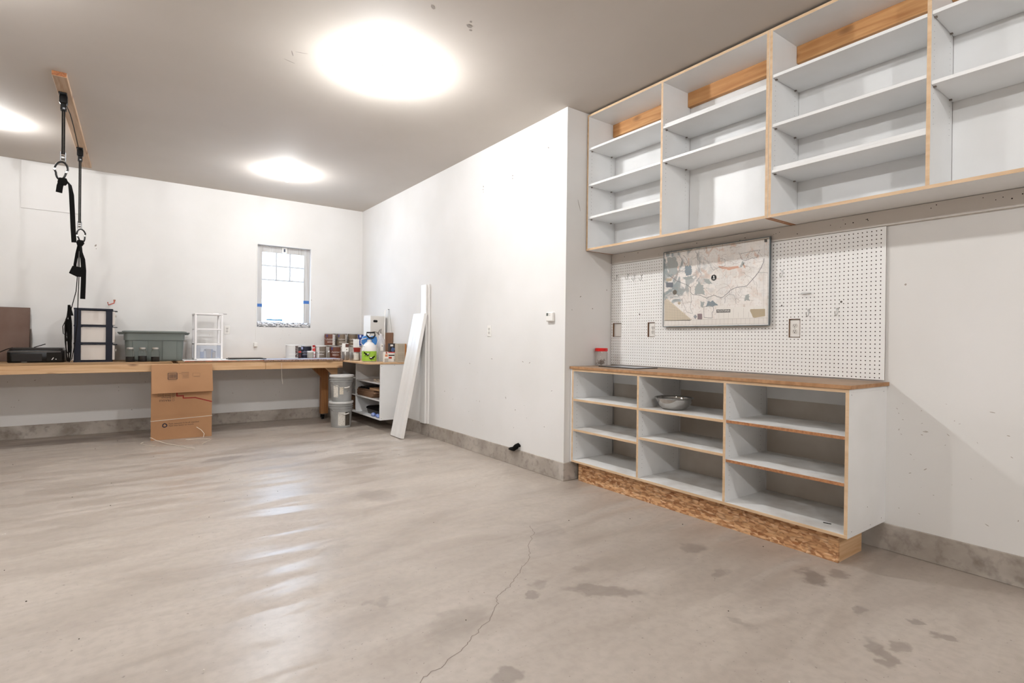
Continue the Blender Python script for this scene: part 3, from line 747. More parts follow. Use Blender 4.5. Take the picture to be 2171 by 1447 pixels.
# local: x = to the viewer's right, -y = toward the viewer
MW, MH = .912, .625
def map_mat():
    m, nt, b = nmat('map_print'); L = nt.links; N = nt.nodes.new
    tc = N('ShaderNodeTexCoord')
    def noise(s, d=5, dist=0.0):
        n = N('ShaderNodeTexNoise'); n.inputs['Scale'].default_value = s; n.inputs['Detail'].default_value = d; n.inputs['Distortion'].default_value = dist
        L.new(tc.outputs['Object'], n.inputs['Vector']); return n.outputs[0]
    def mr(src, a, c, d, e):
        x = N('ShaderNodeMapRange')
        for i, v in enumerate((a, c, d, e)): x.inputs[i + 1].default_value = v
        L.new(src, x.inputs[0]); return x.outputs[0]
    def mix(f, a, c):
        x = N('ShaderNodeMixRGB'); L.new(f, x.inputs[0])
        if hasattr(a, 'is_linked'): L.new(a, x.inputs[1])
        else: x.inputs[1].default_value = a
        x.inputs[2].default_value = c; return x.outputs[0]
    sx = N('ShaderNodeSeparateXYZ'); L.new(tc.outputs['Object'], sx.inputs[0])
    def mul(a, c):
        x = N('ShaderNodeMath'); x.operation = 'MULTIPLY'; L.new(a, x.inputs[0]); L.new(c, x.inputs[1]); return x.outputs[0]
    col = mix(mr(noise(9), .4, .65, 0, .5), lin('f2eeea'), lin('e4dbd1'))
    west = mul(mr(sx.outputs[0], .12, .5, 1, .12), mr(sx.outputs[2], .16, .22, 0, 1))
    col = mix(mul(mr(noise(8, 5, 1.2), .46, .55, 0, .95), west), col, lin('929d9f'))
    col = mix(mul(mr(noise(14, 5, .8), .58, .66, 0, .6), mr(sx.outputs[2], .3, .5, .3, 1)), col, lin('d6b09a'))
    col = mix(mr(noise(40, 3, 2.0), .62, .66, 0, .5), col, lin('b9a79c'))
    # fine survey grid
    for ax, per in ((0, .0113), (2, .0113)):
        w = N('ShaderNodeMath'); w.operation = 'PINGPONG'; w.inputs[1].default_value = per; L.new(sx.outputs[ax], w.inputs[0])
        col = mix(mr(w.outputs[0], 0, .0012, .18, 0), col, lin('8d8580'))
    L.new(col, b.inputs['Base Color']); b.inputs['Roughness'].default_value = .35
    return m
b_ = MB().box(0, MW, -.022, -.010, 0, MH); b_.build('backing', M('frame_dark', '565d61', .4), T)
for (a, c, d, g, lab) in ((0, MW, 0, .006, 0), (0, MW, MH - .006, MH, 0), (0, .006, .006, MH - .006, 0), (MW - .006, MW, .006, MH - .006, 0)):
    MB().box(a, c, -.027, -.022, d, g).build('frame', M('frame_grey', '7d878b', .35, .4), T, bevel=.001)
MB().box(.006, MW - .006, -.0235, -.022, .006, MH - .006).build('print', map_mat(), T)
def LY(k): return lambda u, v: (u, -.0236 - .0003 * k, v)
def flat(name, polys, col, k=1, rough=.4, fan=False):
    mb = MB()
    for p in polys:
        n = len(p)
        if fan: mb.add([LY(k)(u, v) for u, v in p], [(0, i, i + 1 if i + 1 < n else 1) for i in range(1, n)])
        else: mb.add([LY(k)(u, v) for u, v in p], [tuple(range(n))])
    return mb.build(name, M('ink_' + name + col, col, rough), T)
def wobble(poly, amt, n=4):
    """ragged outline: points pushed in and out from the middle only"""
    cx_ = sum(p[0] for p in poly) / len(poly); cy_ = sum(p[1] for p in poly) / len(poly)
    pts = []
    for i, a in enumerate(poly):
        c = poly[(i + 1) % len(poly)]
        for k in range(n): t = k / n; pts.append((a[0] + (c[0] - a[0]) * t, a[1] + (c[1] - a[1]) * t))
    out = [(cx_, cy_)]
    for (u, v) in pts:
        d = math.hypot(u - cx_, v - cy_); f = 1 + random.uniform(-amt, amt) * 1.4 / max(d, .012)
        out.append((cx_ + (u - cx_) * f, cy_ + (v - cy_) * f))
    return out
D = MAPD
for i in range(1, 11):
    k = 'blob%d' % i
    flat('forest_patch', [wobble(D[k], .0045, 7)], 'a9aeac' if i not in (1, 2) else '88949a', fan=True)
flat('river_breaks', [wobble(D['org'], .003, 6), wobble(D['org2'], .002)], 'd3a791', fan=True)
flat('border_strip', [[(.012, .012), (.90, .012), (.90, .055), (.012, .055)]], 'e8e3dd', 2)
flat('legend_field', [[(.50, .058), (.895, .058), (.895, .14), (.50, .14)]], 'ece8e2', 2)
mb = MB()
for k, w in (('hwyA', .0032), ('hwyB', .0022), ('river', .0022), ('riv2', .0022), ('riv3', .002), ('riv4', .0018), ('riv5', .0018), ('riv6', .002), ('riv7', .0018), ('yell', .0025)):
    p = D[k]; p = p + p[:1] if k == 'yell' else p
    q = []
    for a, c in zip(p[:-1], p[1:]):
        for j in range(4): q.append((a[0] + (c[0] - a[0]) * j / 4 + random.uniform(-.002, .002), a[1] + (c[1] - a[1]) * j / 4 + random.uniform(-.002, .002)))
    ribbon(mb, q + [p[-1]], w, LY(2))
mb.build('roads', M('ink_roads', '6d6b70', .4), T)
mb = MB()
for i in range(95):
    u, v = random.uniform(.03, .86), random.uniform(.16, .60); a = random.choice((0, PI / 2, PI, -PI / 2)) + random.uniform(-.5, .5); q = [(u, v)]
    for j in range(random.randint(5, 14)):
        a += random.uniform(-.6, .6); u += .012 * math.cos(a); v += .012 * math.sin(a)
        if not (.02 < u < .865 and .15 < v < .605): break
        q.append((u, v))
    ribbon(mb, q, random.choice((.0009, .0012, .0016)), LY(1.5))
mb.build('minor_roads', M('ink_minor', 'a99c94', .4), T, kind='stuff')
mb = MB()
for i in range(26): ribbon(mb, [(.02 + i * .034, .012), (.02 + i * .034, .055)], .001, LY(3))
ribbon(mb, [(.012, .055), (.90, .055)], .0012, LY(3)); ribbon(mb, [(.012, .59), (.895, .612)], .001, LY(3)); ribbon(mb, [(.015, .015), (.015, .61), (.897, .61), (.897, .015), (.015, .015)], .0014, LY(3)); ribbon(mb, [(.87, .06), (.87, .61)], .001, LY(3))
for i in range(9): ribbon(mb, [(.52 + i * .04, .062), (.52 + i * .04, .10 + .03 * (i % 2))], .0009, LY(3))
mb.build('fine_lines', M('ink_fine', 'a39c97', .4), T)
tri = D['tri']
flat('mileage_chart', [tri], 'd9cdb9', 2)
mb = MB(); xs0, xs1 = tri[3][0], tri[1][0]; y0_, y1_ = tri[3][1], tri[0][1]
for i in range(17):
    t = i / 16; u = xs0 + (xs1 - xs0) * t; ribbon(mb, [(u, y0_), (u, y1_ + (tri[1][1] - y1_) * t)], .0012, LY(3))
for i in range(14):
    t = i / 14; v = y0_ + (y1_ - y0_) * t; ue = xs0 + (xs1 - xs0) * (1 - t); ribbon(mb, [(xs0, v), (ue, v)], .0012, LY(3))
mb.build('chart_grid', M('ink_chart', '8b8277', .4), T)
flat('state_silhouette', [D['mont']], 'b9aa90', 3)
flat('title_plate', [D['plate']], '6b6866', 3)
pu = sum(p[0] for p in D['plate']) / 4; pv = sum(p[1] for p in D['plate']) / 4
mb = MB(); add_text(mb, 'MONTANA', .026, lambda u, v: LY(4)(pu + u * .80, pv + v * .9)); mb.build('title_lettering', PAPER, T)
flat('photo_inset', [D['sq1'], D['dia']], 'bcae98', 3); flat('photo_inset', [D['sq2']], '73777e', 3); flat('photo_inset', [D['sq4']], '8f7f82', 3); flat('photo_inset', [D['dia2']], '9a9ca0', 3); flat('photo_inset', [D['corner']], '55504c', 3)
mb = MB(); s3 = D['sq3']; ribbon(mb, s3 + s3[:1], .002, LY(3)); mb.build('legend_box', M('ink_fine', 'a39c97', .4), T)
def disc(c, e, n=24):
    r = abs(c[0] - e[0]); return [(c[0] + r * math.cos(2 * PI * k / n), c[1] + r * math.sin(2 * PI * k / n)) for k in range(n)]
dc = D['disc'][0]
flat('round_emblem', [disc(*D['disc'])], '0c0b0b', 5)
flat('emblem_figure', [[(dc[0] - .003, dc[1] - .002), (dc[0] + .006, dc[1] - .002), (dc[0] + .004, dc[1] + .012), (dc[0] - .001, dc[1] + .016), (dc[0] - .005, dc[1] + .010)], [(dc[0] - .010, dc[1] - .012), (dc[0] + .010, dc[1] - .012), (dc[0] + .008, dc[1] - .006), (dc[0] - .008, dc[1] - .006)]], 'e8e6e2', 6)
flat('small_seal', [disc(*D['circ'])], '6c655c', 4)

# ================================================================== thermostat, cable on the thermostat wall
T = thing('thermostat', 'small white thermostat on the bare wall near the corner', 'thermostat', (XA, 3.69, 1.44), (0, 0, -PI / 2), local=True)
MB().box(-.048, .048, -.028, 0, -.042, .042).build('body', WPLASTIC, T, bevel=.009)
MB().box(-.040, -.012, -.0288, -.0275, .008, .034).build('display', M('lcd', '6c706c', .3), T)
for z in (.026, .012): MB().box(.006, .013, -.030, -.0275, z - .003, z + .003).build('button', M('button_grey', '8b8680', .5), T)
T = thing('cable_stub', 'black cable end poking out of the wall above the concrete curb', 'cable', (XA, 4.16, .16))
MB(T).tube([(XA, 4.14, .20), (XA - .02, 4.135, .215), (XA - .03, 4.16, .195), (XA - .03, 4.2, .166), (XA - .028, 4.26, .158), (XA - .02, 4.29, .150)], [.012, .02, .026, .022, .014, .008], 10).build('cable_sheath', BLACKM, T, True)

# ================================================================== leaning boards
BRD = M('white_board_paint', 'f0eeeb', .3, col2='e6e3df', scale=2, stretch=(1, 6, .6))
def lean(name, label, pb, pt, width, thick, grooves=()):
    """plank from foot point pb to top point pt; width along Y"""
    pb, pt = Vector(pb), Vector(pt); d = pt - pb; L_ = d.length
    z = d.normalized(); y = Vector((0, 1, 0)); y = (y - z * y.dot(z)).normalized(); x = y.cross(z)
    T = thing(name, label, 'board', pb, Matrix((x, y, z)).transposed().to_euler(), local=True)
    if grooves:
        edges = [-width / 2] + [g * width for g in grooves] + [width / 2]
        for a, c in zip(edges[:-1], edges[1:]): MB().box(-thick / 2, thick / 2, a + .0012, c - .0012, 0, L_).build('tongue_strip', BRD, T, bevel=.002)
        MB().box(-thick / 2 + .004, thick / 2, -width / 2 + .003, width / 2 - .003, .001, L_ - .001).build('core', BRD, T)
    else:
        MB().box(-thick / 2, thick / 2, -width / 2, width / 2, 0, L_).build('plank', BRD, T, bevel=.002)
    return T
lean('trim_board', 'wide glossy white board leaning against the wall by the corner cabinet', (2.765, 6.205, .006), (3.066, 6.205, 1.545), .31, .045, (-.14, .12))
lean('trim_board', 'tall narrow white board standing upright behind the leaning board', (3.085, 6.142, .162), (3.085, 6.142, 1.91), .135, .020)
lean('trim_board', 'thin white strip flat on the wall behind the tall narrow board', (3.108, 6.11, .162), (3.108, 6.11, 1.913), .15, .022)

# ================================================================== corner cabinet on the thermostat wall
cx0, cx1, cy0, cy1, cz0, cz1 = 2.74, XA, 6.70, 8.415, .147, .886
T = thing('corner_cabinet', 'white open cabinet hung low in the far corner, holding board offcuts', 'cabinet', (XA, 7.56, cz0))
MB(T).box(cx0, cx1, cy0, cy0 + TH, cz0, cz1).build('end_panel', WHITE, T, bevel=.001)
MB(T).box(cx0, cx1, cy1 - TH, cy1, cz0, cz1).build('end_panel', WHITE, T, bevel=.001)
MB(T).box(cx0, cx1, cy0 + TH, cy1 - TH, cz0, cz0 + TH).build('bottom_panel', WHITE, T, bevel=.001)
MB(T).box(cx0, cx1, 7.60, 7.60 + TH, cz0 + TH, cz1).build('divider', WHITE, T, bevel=.001)
MB(T).box(cx1 - .006, cx1, cy0 + TH, cy1 - TH, cz0 + TH, cz1).build('back_panel', WHITE, T)
for (z, a, c) in ((.617, cy0 + TH, 7.60), (.392, cy0 + TH, 7.60), (.392, 7.619, cy1 - TH), (.64, 7.619, cy1 - TH)):
    MB(T).box(cx0 + .004, cx1 - .008, a + .001, c - .001, z, z + TH).build('shelf', WHITE, T, bevel=.001)
mb = MB(T)
for (x, z) in ((cx0 + .02, .86), (cx0 + .2, .87), (cx0 + .02, .17), (cx0 + .2, .17)): mb.add([(x + .004 * math.cos(q * PI / 3), cy0 - .0005, z + .004 * math.sin(q * PI / 3)) for q in range(6)], [tuple(range(6))])
mb.build('screw_head', M('screw_grey', '5d5650', .5), T, kind='stuff')
pin_holes(T, [(cx0 + .04, 7.60, .45, .85)])
CTZ = .908
o = MB().prism([(2.60, cy0 - .012), (XA, cy0 - .012), (XA, 8.43), (2.552, 8.43), (2.552, cy0 + .06)], lambda u, v, d: (u, v, d), cz1 + .0005, CTZ - .0005).build('plywood_worktop', M('birch_ply', 'd7b48e', .5, col2='c89f76', scale=3, stretch=(6, 1, 6)), bevel=.0015)
tag(o, 'birch plywood top over the white corner cabinet', 'worktop')
CARD = M('kraft_board', 'b99472', .75, col2='a8835f', scale=3)
BRNB = M('hardboard_sheet', '98785f', .7, col2='87684f', scale=6)
for k in range(5):
    o = MB().box(2.745 + random.uniform(0, .02), 3.05, 6.98 + random.uniform(-.06, .06) * (k < 4), 7.585 - random.uniform(0, .02), .4115 + k * .0215, .4115 + k * .0215 + .0205).build('board_offcut', BRNB, bevel=.001)
    tag(o, ('lowest brown board in the corner cabinet stack', 'second brown board from the bottom of the cabinet stack', 'middle brown board of the five in the cabinet stack', 'second brown board from the top of the cabinet stack', 'topmost brown board in the corner cabinet stack')[k], 'board', 'brown boards stacked in the corner cabinet')
o = MB().box(2.76, 3.0, 6.80, 7.12, .5205, .545).build('board_offcut', CARD, bevel=.001); tag(o, 'small pale board lying on top of the brown board stack', 'board')
T = thing('black_folder', 'flat black folder lying on the brown board stack', 'folder', (2.9, 7.3, .5205), (0, 0, .1), local=True)
MB().box(-.14, .15, -.13, .2, .0, .012).build('cover', BLACKM, T, bevel=.002)
MB().box(-.12, .13, -.11, .18, .0125, .022).build('flap', BLACK, T, bevel=.002)
for k, (x, y, w, l, h) in enumerate(((2.80, 6.98, .05, .07, .035), (2.79, 6.88, .05, .05, .03), (2.82, 6.80, .06, .06, .04))):
    o = MB().box(x - w / 2, x + w / 2, y - l / 2, y + l / 2, .637, .637 + h).build('small_carton', M('mixed_print%d' % k, 'c9b8a4', .6, col2='7d7166', scale=60, lo=.45, hi=.5), bevel=.001)
    tag(o, ('small printed carton farthest from the end panel on the cabinet upper shelf', 'middle one of three small cartons on the cabinet upper shelf', 'small printed carton nearest the end panel on the cabinet upper shelf')[k], 'carton')
T = thing('black_case', 'black flat carrying case on the bottom of the corner cabinet', 'case', (2.955, 7.12, .1665), local=True)
MB().loft([rr(.13, .23, .02, 0), rr(.14, .245, .02, .055), rr(.14, .245, .02, .07)]).build('case_body', M('case_grey', '2b2826', .5), T, True)
MB().loft([rr(.15, .25, .02, .0705), rr(.15, .25, .02, .09), rr(.13, .23, .02, .105)]).build('case_lid', BLACKM, T, True)
BLUEB = M('blue_wrap', '4a6fc4', .45, col2='aebce4', scale=25)
for k, (x, y) in enumerate(((2.765, 6.985), (2.765, 6.83))):
    rings = []
    for (z, r) in ((0, .012), (.012, .026), (.028, .03), (.042, .022), (.05, .008)):
        rings.append([(x + r * random.uniform(.8, 1.2) * math.cos(q * PI / 5), y + 1.4 * r * random.uniform(.8, 1.2) * math.sin(q * PI / 5), .1665 + z) for q in range(10)])
    o = MB().loft(rings).build('tape_wad', BLUEB, smooth=True); tag(o, ('crumpled blue tape wad on the cabinet floor near the middle', 'crumpled blue tape wad on the cabinet floor by the end panel')[k], 'tape wad')
o = MB().box(2.80, 3.0, 7.70, 8.1, .1665, .36).build('wood_scrap_box', M('wood_scrap', '8a6a4b', .8, col2='4e3823', scale=30), bevel=.004); tag(o, 'brown box of wood scraps in the far bay of the corner cabinet', 'box')

# ================================================================== workbench along the back wall
BY, BZ, BX1 = 7.60, .915, 2.545
T = thing('workbench', 'long wooden workbench fixed along the back wall under the window', 'workbench', (0, YB - .02, 0))
PLY = M('bench_ply', 'b08d68', .6, col2='96754f', scale=3, stretch=(1, 5, 5))
for (a, c) in ((-3.9, .485), (.545, BX1)):
    MB(T).box(a, c, BY + .002, YB - .001, BZ - .02, BZ).build('bench_top', PLY, T, bevel=.002)
for (a, c) in ((-3.9, .55), (.5515, 1.523), (1.5245, BX1)):
    MB(T).box(a, c, BY, BY + .038, BZ - .112, BZ - .0205).build('fascia_board', PINE_X, T, bevel=.004)
MB(T).box(-3.9, BX1, YB - .039, YB - .001, BZ - .112, BZ - .0205).build('wall_ledger', PINE_X, T)
for x in (-3.88, -2.6, -1.4, -.25, .46, 1.55, BX1 - .06):
    MB(T).box(x, x + .038, BY + .0385, YB - .0395, BZ - .112, BZ - .0205).build('joist', PINE_Y, T)
lx, ly = 2.47, 8.22
MB(T).box(lx - .052, lx + .052, ly - .045, ly + .045, .082, BZ - .1125).build('leg', PINE_Z, T, bevel=.004)
MB(T).box(-2.45, -2.36, ly - .045, ly + .045, 0, BZ - .1125).build('leg', PINE_Z, T, bevel=.004)
for s in (-1, 1):
    xs = lx + s * .0525
    w_ = .17 if s < 0 else .07
    poly = [(xs, BZ - .113), (xs + s * w_, BZ - .113), (xs, BZ - .113 - .17 if s < 0 else BZ - .2)]
    if s < 0: MB(T).prism(poly, lambda u, v, d: (u, d, v), ly - .045, ly - .007).build('knee_brace', PINE_Z, T)
MB(T).prism([(2.345, BZ - .113), (BX1 - .022, BZ - .113), (BX1 - .022, BZ - .215), (2.44, BZ - .215)], lambda u, v, d: (u, d, v), BY + .16, BY + .198).build('knee_brace', PINE_X, T, label='pine support block under the bench end')
c_ = MB(T).box(lx - .03, lx + .03, ly - .03, ly + .03, .07, .0815).build('caster_plate', STEEL, T)
ring = [[(lx - .02 + d_, ly + .036 * math.cos(a), .036 + .036 * math.sin(a)) for a in [k * PI / 10 for k in range(20)]] for d_ in (-.016, .016)]
MB(T).loft(ring).build('caster_wheel', BLACK, T, True)
MB(T).box(lx - .044, lx - .038, ly - .02, ly + .02, .03, .07).box(lx - .002, lx + .004, ly - .02, ly + .02, .03, .07).build('caster_fork', BLACKM, T)
# sheets lying on the bench
o = MB().box(.61, 1.50, BY - .004, 8.2, BZ + .0005, BZ + .0105, front=0, left=1).build('foam_sheet', [PAPER, M('red_edge', 'b2512e', .7, col2='5a2a1b', scale=4, stretch=(4, 1, 1))], bevel=.001); tag(o, 'thin white sheet with reddish edge on the bench under the drawer frame', 'sheet')
mb = MB(); n = 40
top_, bot_ = [], []
for i in range(n + 1):
    x = 1.505 + (2.545 - 1.505) * i / n; top_.append((x, BY - .006 + random.uniform(-.006, .004)))
vs = []
for (x, y) in top_:
    vs += [(x, 8.05, BZ + .001), (x, 8.05, BZ + .013), (x, y, BZ + .013 + random.uniform(-.002, .002)), (x, y - .004, BZ - .006 + random.uniform(-.010, .006)), (x, BY - .0012, BZ + .0)]
fs = []
for i in range(n):
    for k in range(5): fs.append((i * 5 + k, i * 5 + (k + 1) % 5, (i + 1) * 5 + (k + 1) % 5, (i + 1) * 5 + k))
mb.add(vs, fs)
for k_, f in enumerate(fs):
    if k_ % 5 in (2, 3): mb.m[k_] = 1
o = mb.build('bench_blanket', [M('blanket_blue', 'b8bccb', .9, col2='a6aabb', scale=30), M('frayed_edge', '6a4a3a', .95, col2='a58b7c', scale=80)]); tag(o, 'grey blue blanket with frayed brown edge on the right bench end', 'blanket')
T = thing('black_board', 'thin black board lying flat on the bench right of the drawer frame', 'board', (1.36, 7.95, BZ + .0108), (0, 0, .0), local=True)
MB().box(-.24, .22, -.12, .1, 0, .012).build('panel_body', BLACK, T, bevel=.002); MB().box(-.22, .18, -.1, .08, .0121, .02).build('panel_cover', M('panel_grey', '57504a', .5), T, bevel=.002)

# ---------- bench items, from the left
o = None
T = thing('hardboard_panel', 'large brown hardboard panel leaning on the wall at the left frame edge', 'panel', (-1.18, 8.30, BZ + .0005), (-.10, 0, 0), local=True)
MB().box(-.36, .305, -.006, .006, 0, .625).build('sheet', M('brown_panel', '6d564a', .6, col2='63493c', scale=4), T, bevel=.003)
T = thing('hardboard_panel', 'smaller grey brown panel peeking out behind the large brown panel', 'panel', (-1.0, 8.36, BZ + .0005), (-.06, 0, 0), local=True)
MB().box(-.2, .135, -.005, .005, 0, .375).build('sheet', M('grey_panel', '74675f', .6), T, bevel=.002)
T = thing('printer', 'low black inkjet printer with raised paper arm on the bench', 'printer', (-.775, 8.05, BZ), local=True)
MB().loft([rr(.235, .16, .03, .002), rr(.241, .165, .035, .012), rr(.241, .165, .035, .125), rr(.232, .157, .03, .135)]).build('printer_body', BLACK, T, True)
MB().loft([rr(.225, .15, .03, .1355), rr(.225, .15, .03, .158), rr(.215, .14, .03, .165)]).build('scanner_lid', M('printer_lid', '191616', .25), T, True)
MB().box(-.239, .21, -.170, -.164, .118, .124).build('trim_line', M('trim_grey', '77716c', .3, .5), T)
MB().box(.09, .22, -.168, -.164, .02, .11).build('control_panel', M('panel_gloss', '080707', .12), T)
MB().prism([(.13, .03), (.138, .03), (.152, .055), (.144, .055)], lambda u, v, d: (u, d, v), -.1695, -.168).build('indicator_light', M('led_white', 'f2f0ee', .4), T)
MB().box(.165, .174, -.1695, -.168, .033, .041).build('indicator_light', M('led_white', 'f2f0ee', .4), T)
MB().box(-.12, -.075, -.1685, -.164, .004, .011).build('badge', M('trim_grey', '77716c', .3, .5), T)
MB().box(-.2, .05, -.168, -.164, .015, .10).build('paper_door', M('printer_lid', '191616', .25), T, bevel=.002)
MB().tube([(-.03, -.05, .166), (.07, -.06, .205)], .005, 6).build('paper_arm', BLACKM, T)
MB().tube([(-.2, -.1, .166), (-.24, -.12, .15), (-.33, -.1, .10), (-.40, -.05, .006)], .005, 6).build('power_cord', BLACKM, T, True)
# navy drawer tower, side toward the camera, fronts facing the tote
T = thing('drawer_tower', 'navy plastic drawer tower with three translucent drawers on the bench', 'drawer unit', (-.275, 8.04, BZ), local=True)
NAVY = M('navy_plastic', '0d1122', .4, spec=.3); FROST = M('frosted_drawer', 'd3cbc4', .45)
hx, hy = .176, .165
for s in (-1, 1):
    for q in (-1, 1): MB().box(s * hx - (.062 if s > 0 else 0), s * hx + (.062 if s < 0 else 0), q * hy - (.012 if q > 0 else 0), q * hy + (.012 if q < 0 else 0), .012, .60).build('post', NAVY, T, bevel=.003)
for i, z in enumerate((.0, .205, .41, .602)):
    MB().loft([rr(hx + .004, hy + .002, .012, z), rr(hx + .004, hy + .002, .012, z + (.018 if i < 3 else .02))]).build('tray_frame' if i < 3 else 'top_panel', NAVY, T)
for z in (.022, .227, .432):
    d = MB().box(-hx + .01, hx + .022, -hy + .014, hy - .014, z, z + (.175 if z < .4 else .162)).build('drawer', FROST, T, bevel=.004)
    MB().box(hx + .0225, hx + .038, -.06, .06, z + .10, z + .125).build('drawer_lip', FROST, d, bevel=.003)
    MB().box(hx + .006, hx + .046, -hy + .01, hy - .01, z + (.176 if z < .4 else .163), z + (.182 if z < .4 else .17)).build('drawer_rim', NAVY, d, bevel=.002)
# red hook on the wall
T = thing('wall_hook', 'small red wire hook screwed into the back wall above the drawer tower', 'hook', (-.10, YB, 1.65))
MB(T).tube([(-.088, YB, 1.668), (-.090, YB - .03, 1.655), (-.092, YB - .045, 1.63), (-.148, YB - .075, 1.605), (-.155, YB - .08, 1.64)], .006, 8).build('hook_wire', M('red_hook', 'b5472f', .5), T, True)
MB(T).box(-.10, -.076, YB - .004, YB, 1.66, 1.678).build('hook_base', M('brass_dull', 'a58a74', .5), T)
# tote
T = thing('storage_tote', 'grey green plastic storage tote with rim handles on the bench', 'tote', (.322, 8.08, BZ), local=True)
TOTE = M('tote_green', '6e7571', .45, col2='666d69', scale=3)
MB().loft([rr(.286, .186, .05, .004), rr(.292, .192, .05, .03), rr(.302, .202, .05, .255), rr(.312, .212, .05, .257), rr(.314, .214, .05, .34), rr(.300, .2, .045, .34), rr(.27, .17, .04, .03)], cap1=True).build('tub', TOTE, T, True)
MB().loft([rr(.322, .222, .05, .3405), rr(.332, .232, .05, .352), rr(.332, .232, .05, .365), rr(.31, .21, .05, .371)]).build('lid', TOTE, T, True)
for s in (-1, 1): MB().loft([rr(.022, .07, .012, .325, s * .338), rr(.03, .08, .014, .345, s * .345), rr(.03, .08, .014, .356, s * .345)]).build('handle', TOTE, T, True)
for xc in (-.15, .15):
    w = .075
    MB().add([(xc - w, -.2075, .25), (xc + w, -.2075, .25), (xc + w * .95, -.200, .02), (xc - w * .95, -.200, .02), (xc - w - .004, -.197, .25), (xc + w + .004, -.197, .25), (xc + w * .95 + .004, -.187, .02), (xc - w * .95 - .004, -.187, .02)],
             [(3, 2, 1, 0), (0, 1, 5, 4), (1, 2, 6, 5), (2, 3, 7, 6), (3, 0, 4, 7)]).build('side_rib', TOTE, T)
# three jars in front of the tote
JG = glass_mat('jar_glass', (.97, .98, .97, 1), .02, .03, (.8, .8, .8, 1))
DARKL = M('dark_liquid', '0c0504', .3, spec=.2)
for k, (x, lev) in enumerate(((.072, .062), (.193, .07), (.321, .058))):
    y = 7.80
    T = thing('glass_jar', ('leftmost glass jar half filled with dark liquid before the tote', 'middle glass jar half filled with dark liquid before the tote', 'rightmost glass jar half filled with dark liquid before the tote')[k], 'jar', (x, y, BZ), group='glass jars in front of the tote')
    MB(T).lathe([(.040, .0), (.045, .006), (.045, .105), (.040, .128), (.032, .142), (.030, .150)], x, y, 24, 0, BZ, caps=False).build('glass', JG, T, True)
    MB(T).lathe([(.0001, .001), (.043, .002), (.044, .008), (.044, lev), (.0001, lev)], x, y, 24, 0, BZ).build('liquid', DARKL, T, True)
    MB(T).lathe([(.0325, .1505), (.034, .152), (.034, .168), (.031, .171), (.0001, .171)], x, y, 24, 0, BZ).build('lid', M('jar_lid', 'cfcac5', .3, .6), T, True)
# white open drawer frame
T = thing('drawer_rack', 'white plastic drawer frame with one full bottom drawer, upper drawers missing', 'drawer unit', (.895, 8.02, BZ + .0108), local=True)
hx, hy = .158, .17
WPF = M('drawer_frame_white', 'efecec', .4)
for s in (-1, 1):
    for q in (-1, 1): MB().box(s * hx - (.022 if s > 0 else 0), s * hx + (.022 if s < 0 else 0), q * hy - (.03 if q > 0 else 0), q * hy + (.03 if q < 0 else 0), .008, .578).build('post', WPF, T, bevel=.003)
for z in (.0, .195, .385):
    for q in (-1, 1): MB().box(-hx + .0222, hx - .0222, q * hy - (.02 if q > 0 else 0), q * hy + (.02 if q < 0 else 0), z, z + .016).build('cross_bar', WPF, T, bevel=.002)
    for s in (-1, 1): MB().box(s * hx - (.014 if s > 0 else 0), s * hx + (.014 if s < 0 else 0), -hy + .0302, hy - .0302, z, z + .016).build('side_bar', WPF, T, bevel=.002)
MB().box(-hx - .003, hx + .003, -hy - .003, hy + .003, .579, .594).build('top_panel', WPF, T, bevel=.004)
DCLR = glass_mat('drawer_clear', (.93, .95, .99, 1), .05, .22, (.78, .82, .9, 1))
d = MB().box(-hx + .024, hx - .024, -hy - .004, -hy, .02, .185).box(-hx + .024, -hx + .028, -hy, hy - .03, .02, .185).box(hx - .028, hx - .024, -hy, hy - .03, .02, .185).build('drawer', DCLR, T)
MB().box(-hx + .024, hx - .024, -hy, hy - .03, .0165, .0205).build('drawer_floor', WPF, d)
CL = [M('clutter_white', 'e2dcd6', .5), M('clutter_dark', '3c3a42', .5), M('clutter_blue', '8494b5', .5), M('clutter_tan', 'a48f78', .5)]
for k in range(16):
    x, y = random.uniform(-.10, .10), random.uniform(-.13, .1); w, l, h = random.uniform(.012, .032), random.uniform(.015, .04), random.uniform(.03, .13)
    MB().box(x - w, x + w, y - l, y + l, .021, .021 + h).build('drawer_content', CL[k % 4], d, bevel=.003)
T = thing('putty_knife', 'thin dark scraper lying across the top of the white drawer frame', 'scraper', (1.035, 7.95, BZ + .6055), local=True)
MB().box(-.02, .075, -.02, .02, 0, .004).build('blade', M('scraper_steel', '57524e', .4, .8), T); MB().box(-.09, -.02, -.012, .012, 0, .009).build('grip', WPF, T, bevel=.003)
# wall plug under the window
T = thing('plug_adapter', 'white plug adapter with thin cord on the wall below the window', 'adapter', (1.548, YB, 1.09))
MB(T).box(1.526, 1.572, YB - .035, YB, 1.085, 1.145).build('housing', WPLASTIC, T, bevel=.006)
MB(T).tube([(1.549, YB - .02, 1.146), (1.549, YB - .006, 1.19), (1.552, YB - .005, 1.3), (1.553, YB - .005, 1.5), (1.556, YB - .005, 1.8), (1.556, YB - .005, 2.2), (1.56, YB - .005, 2.56)], .003, 6).build('cord', WPLASTIC, T, True)

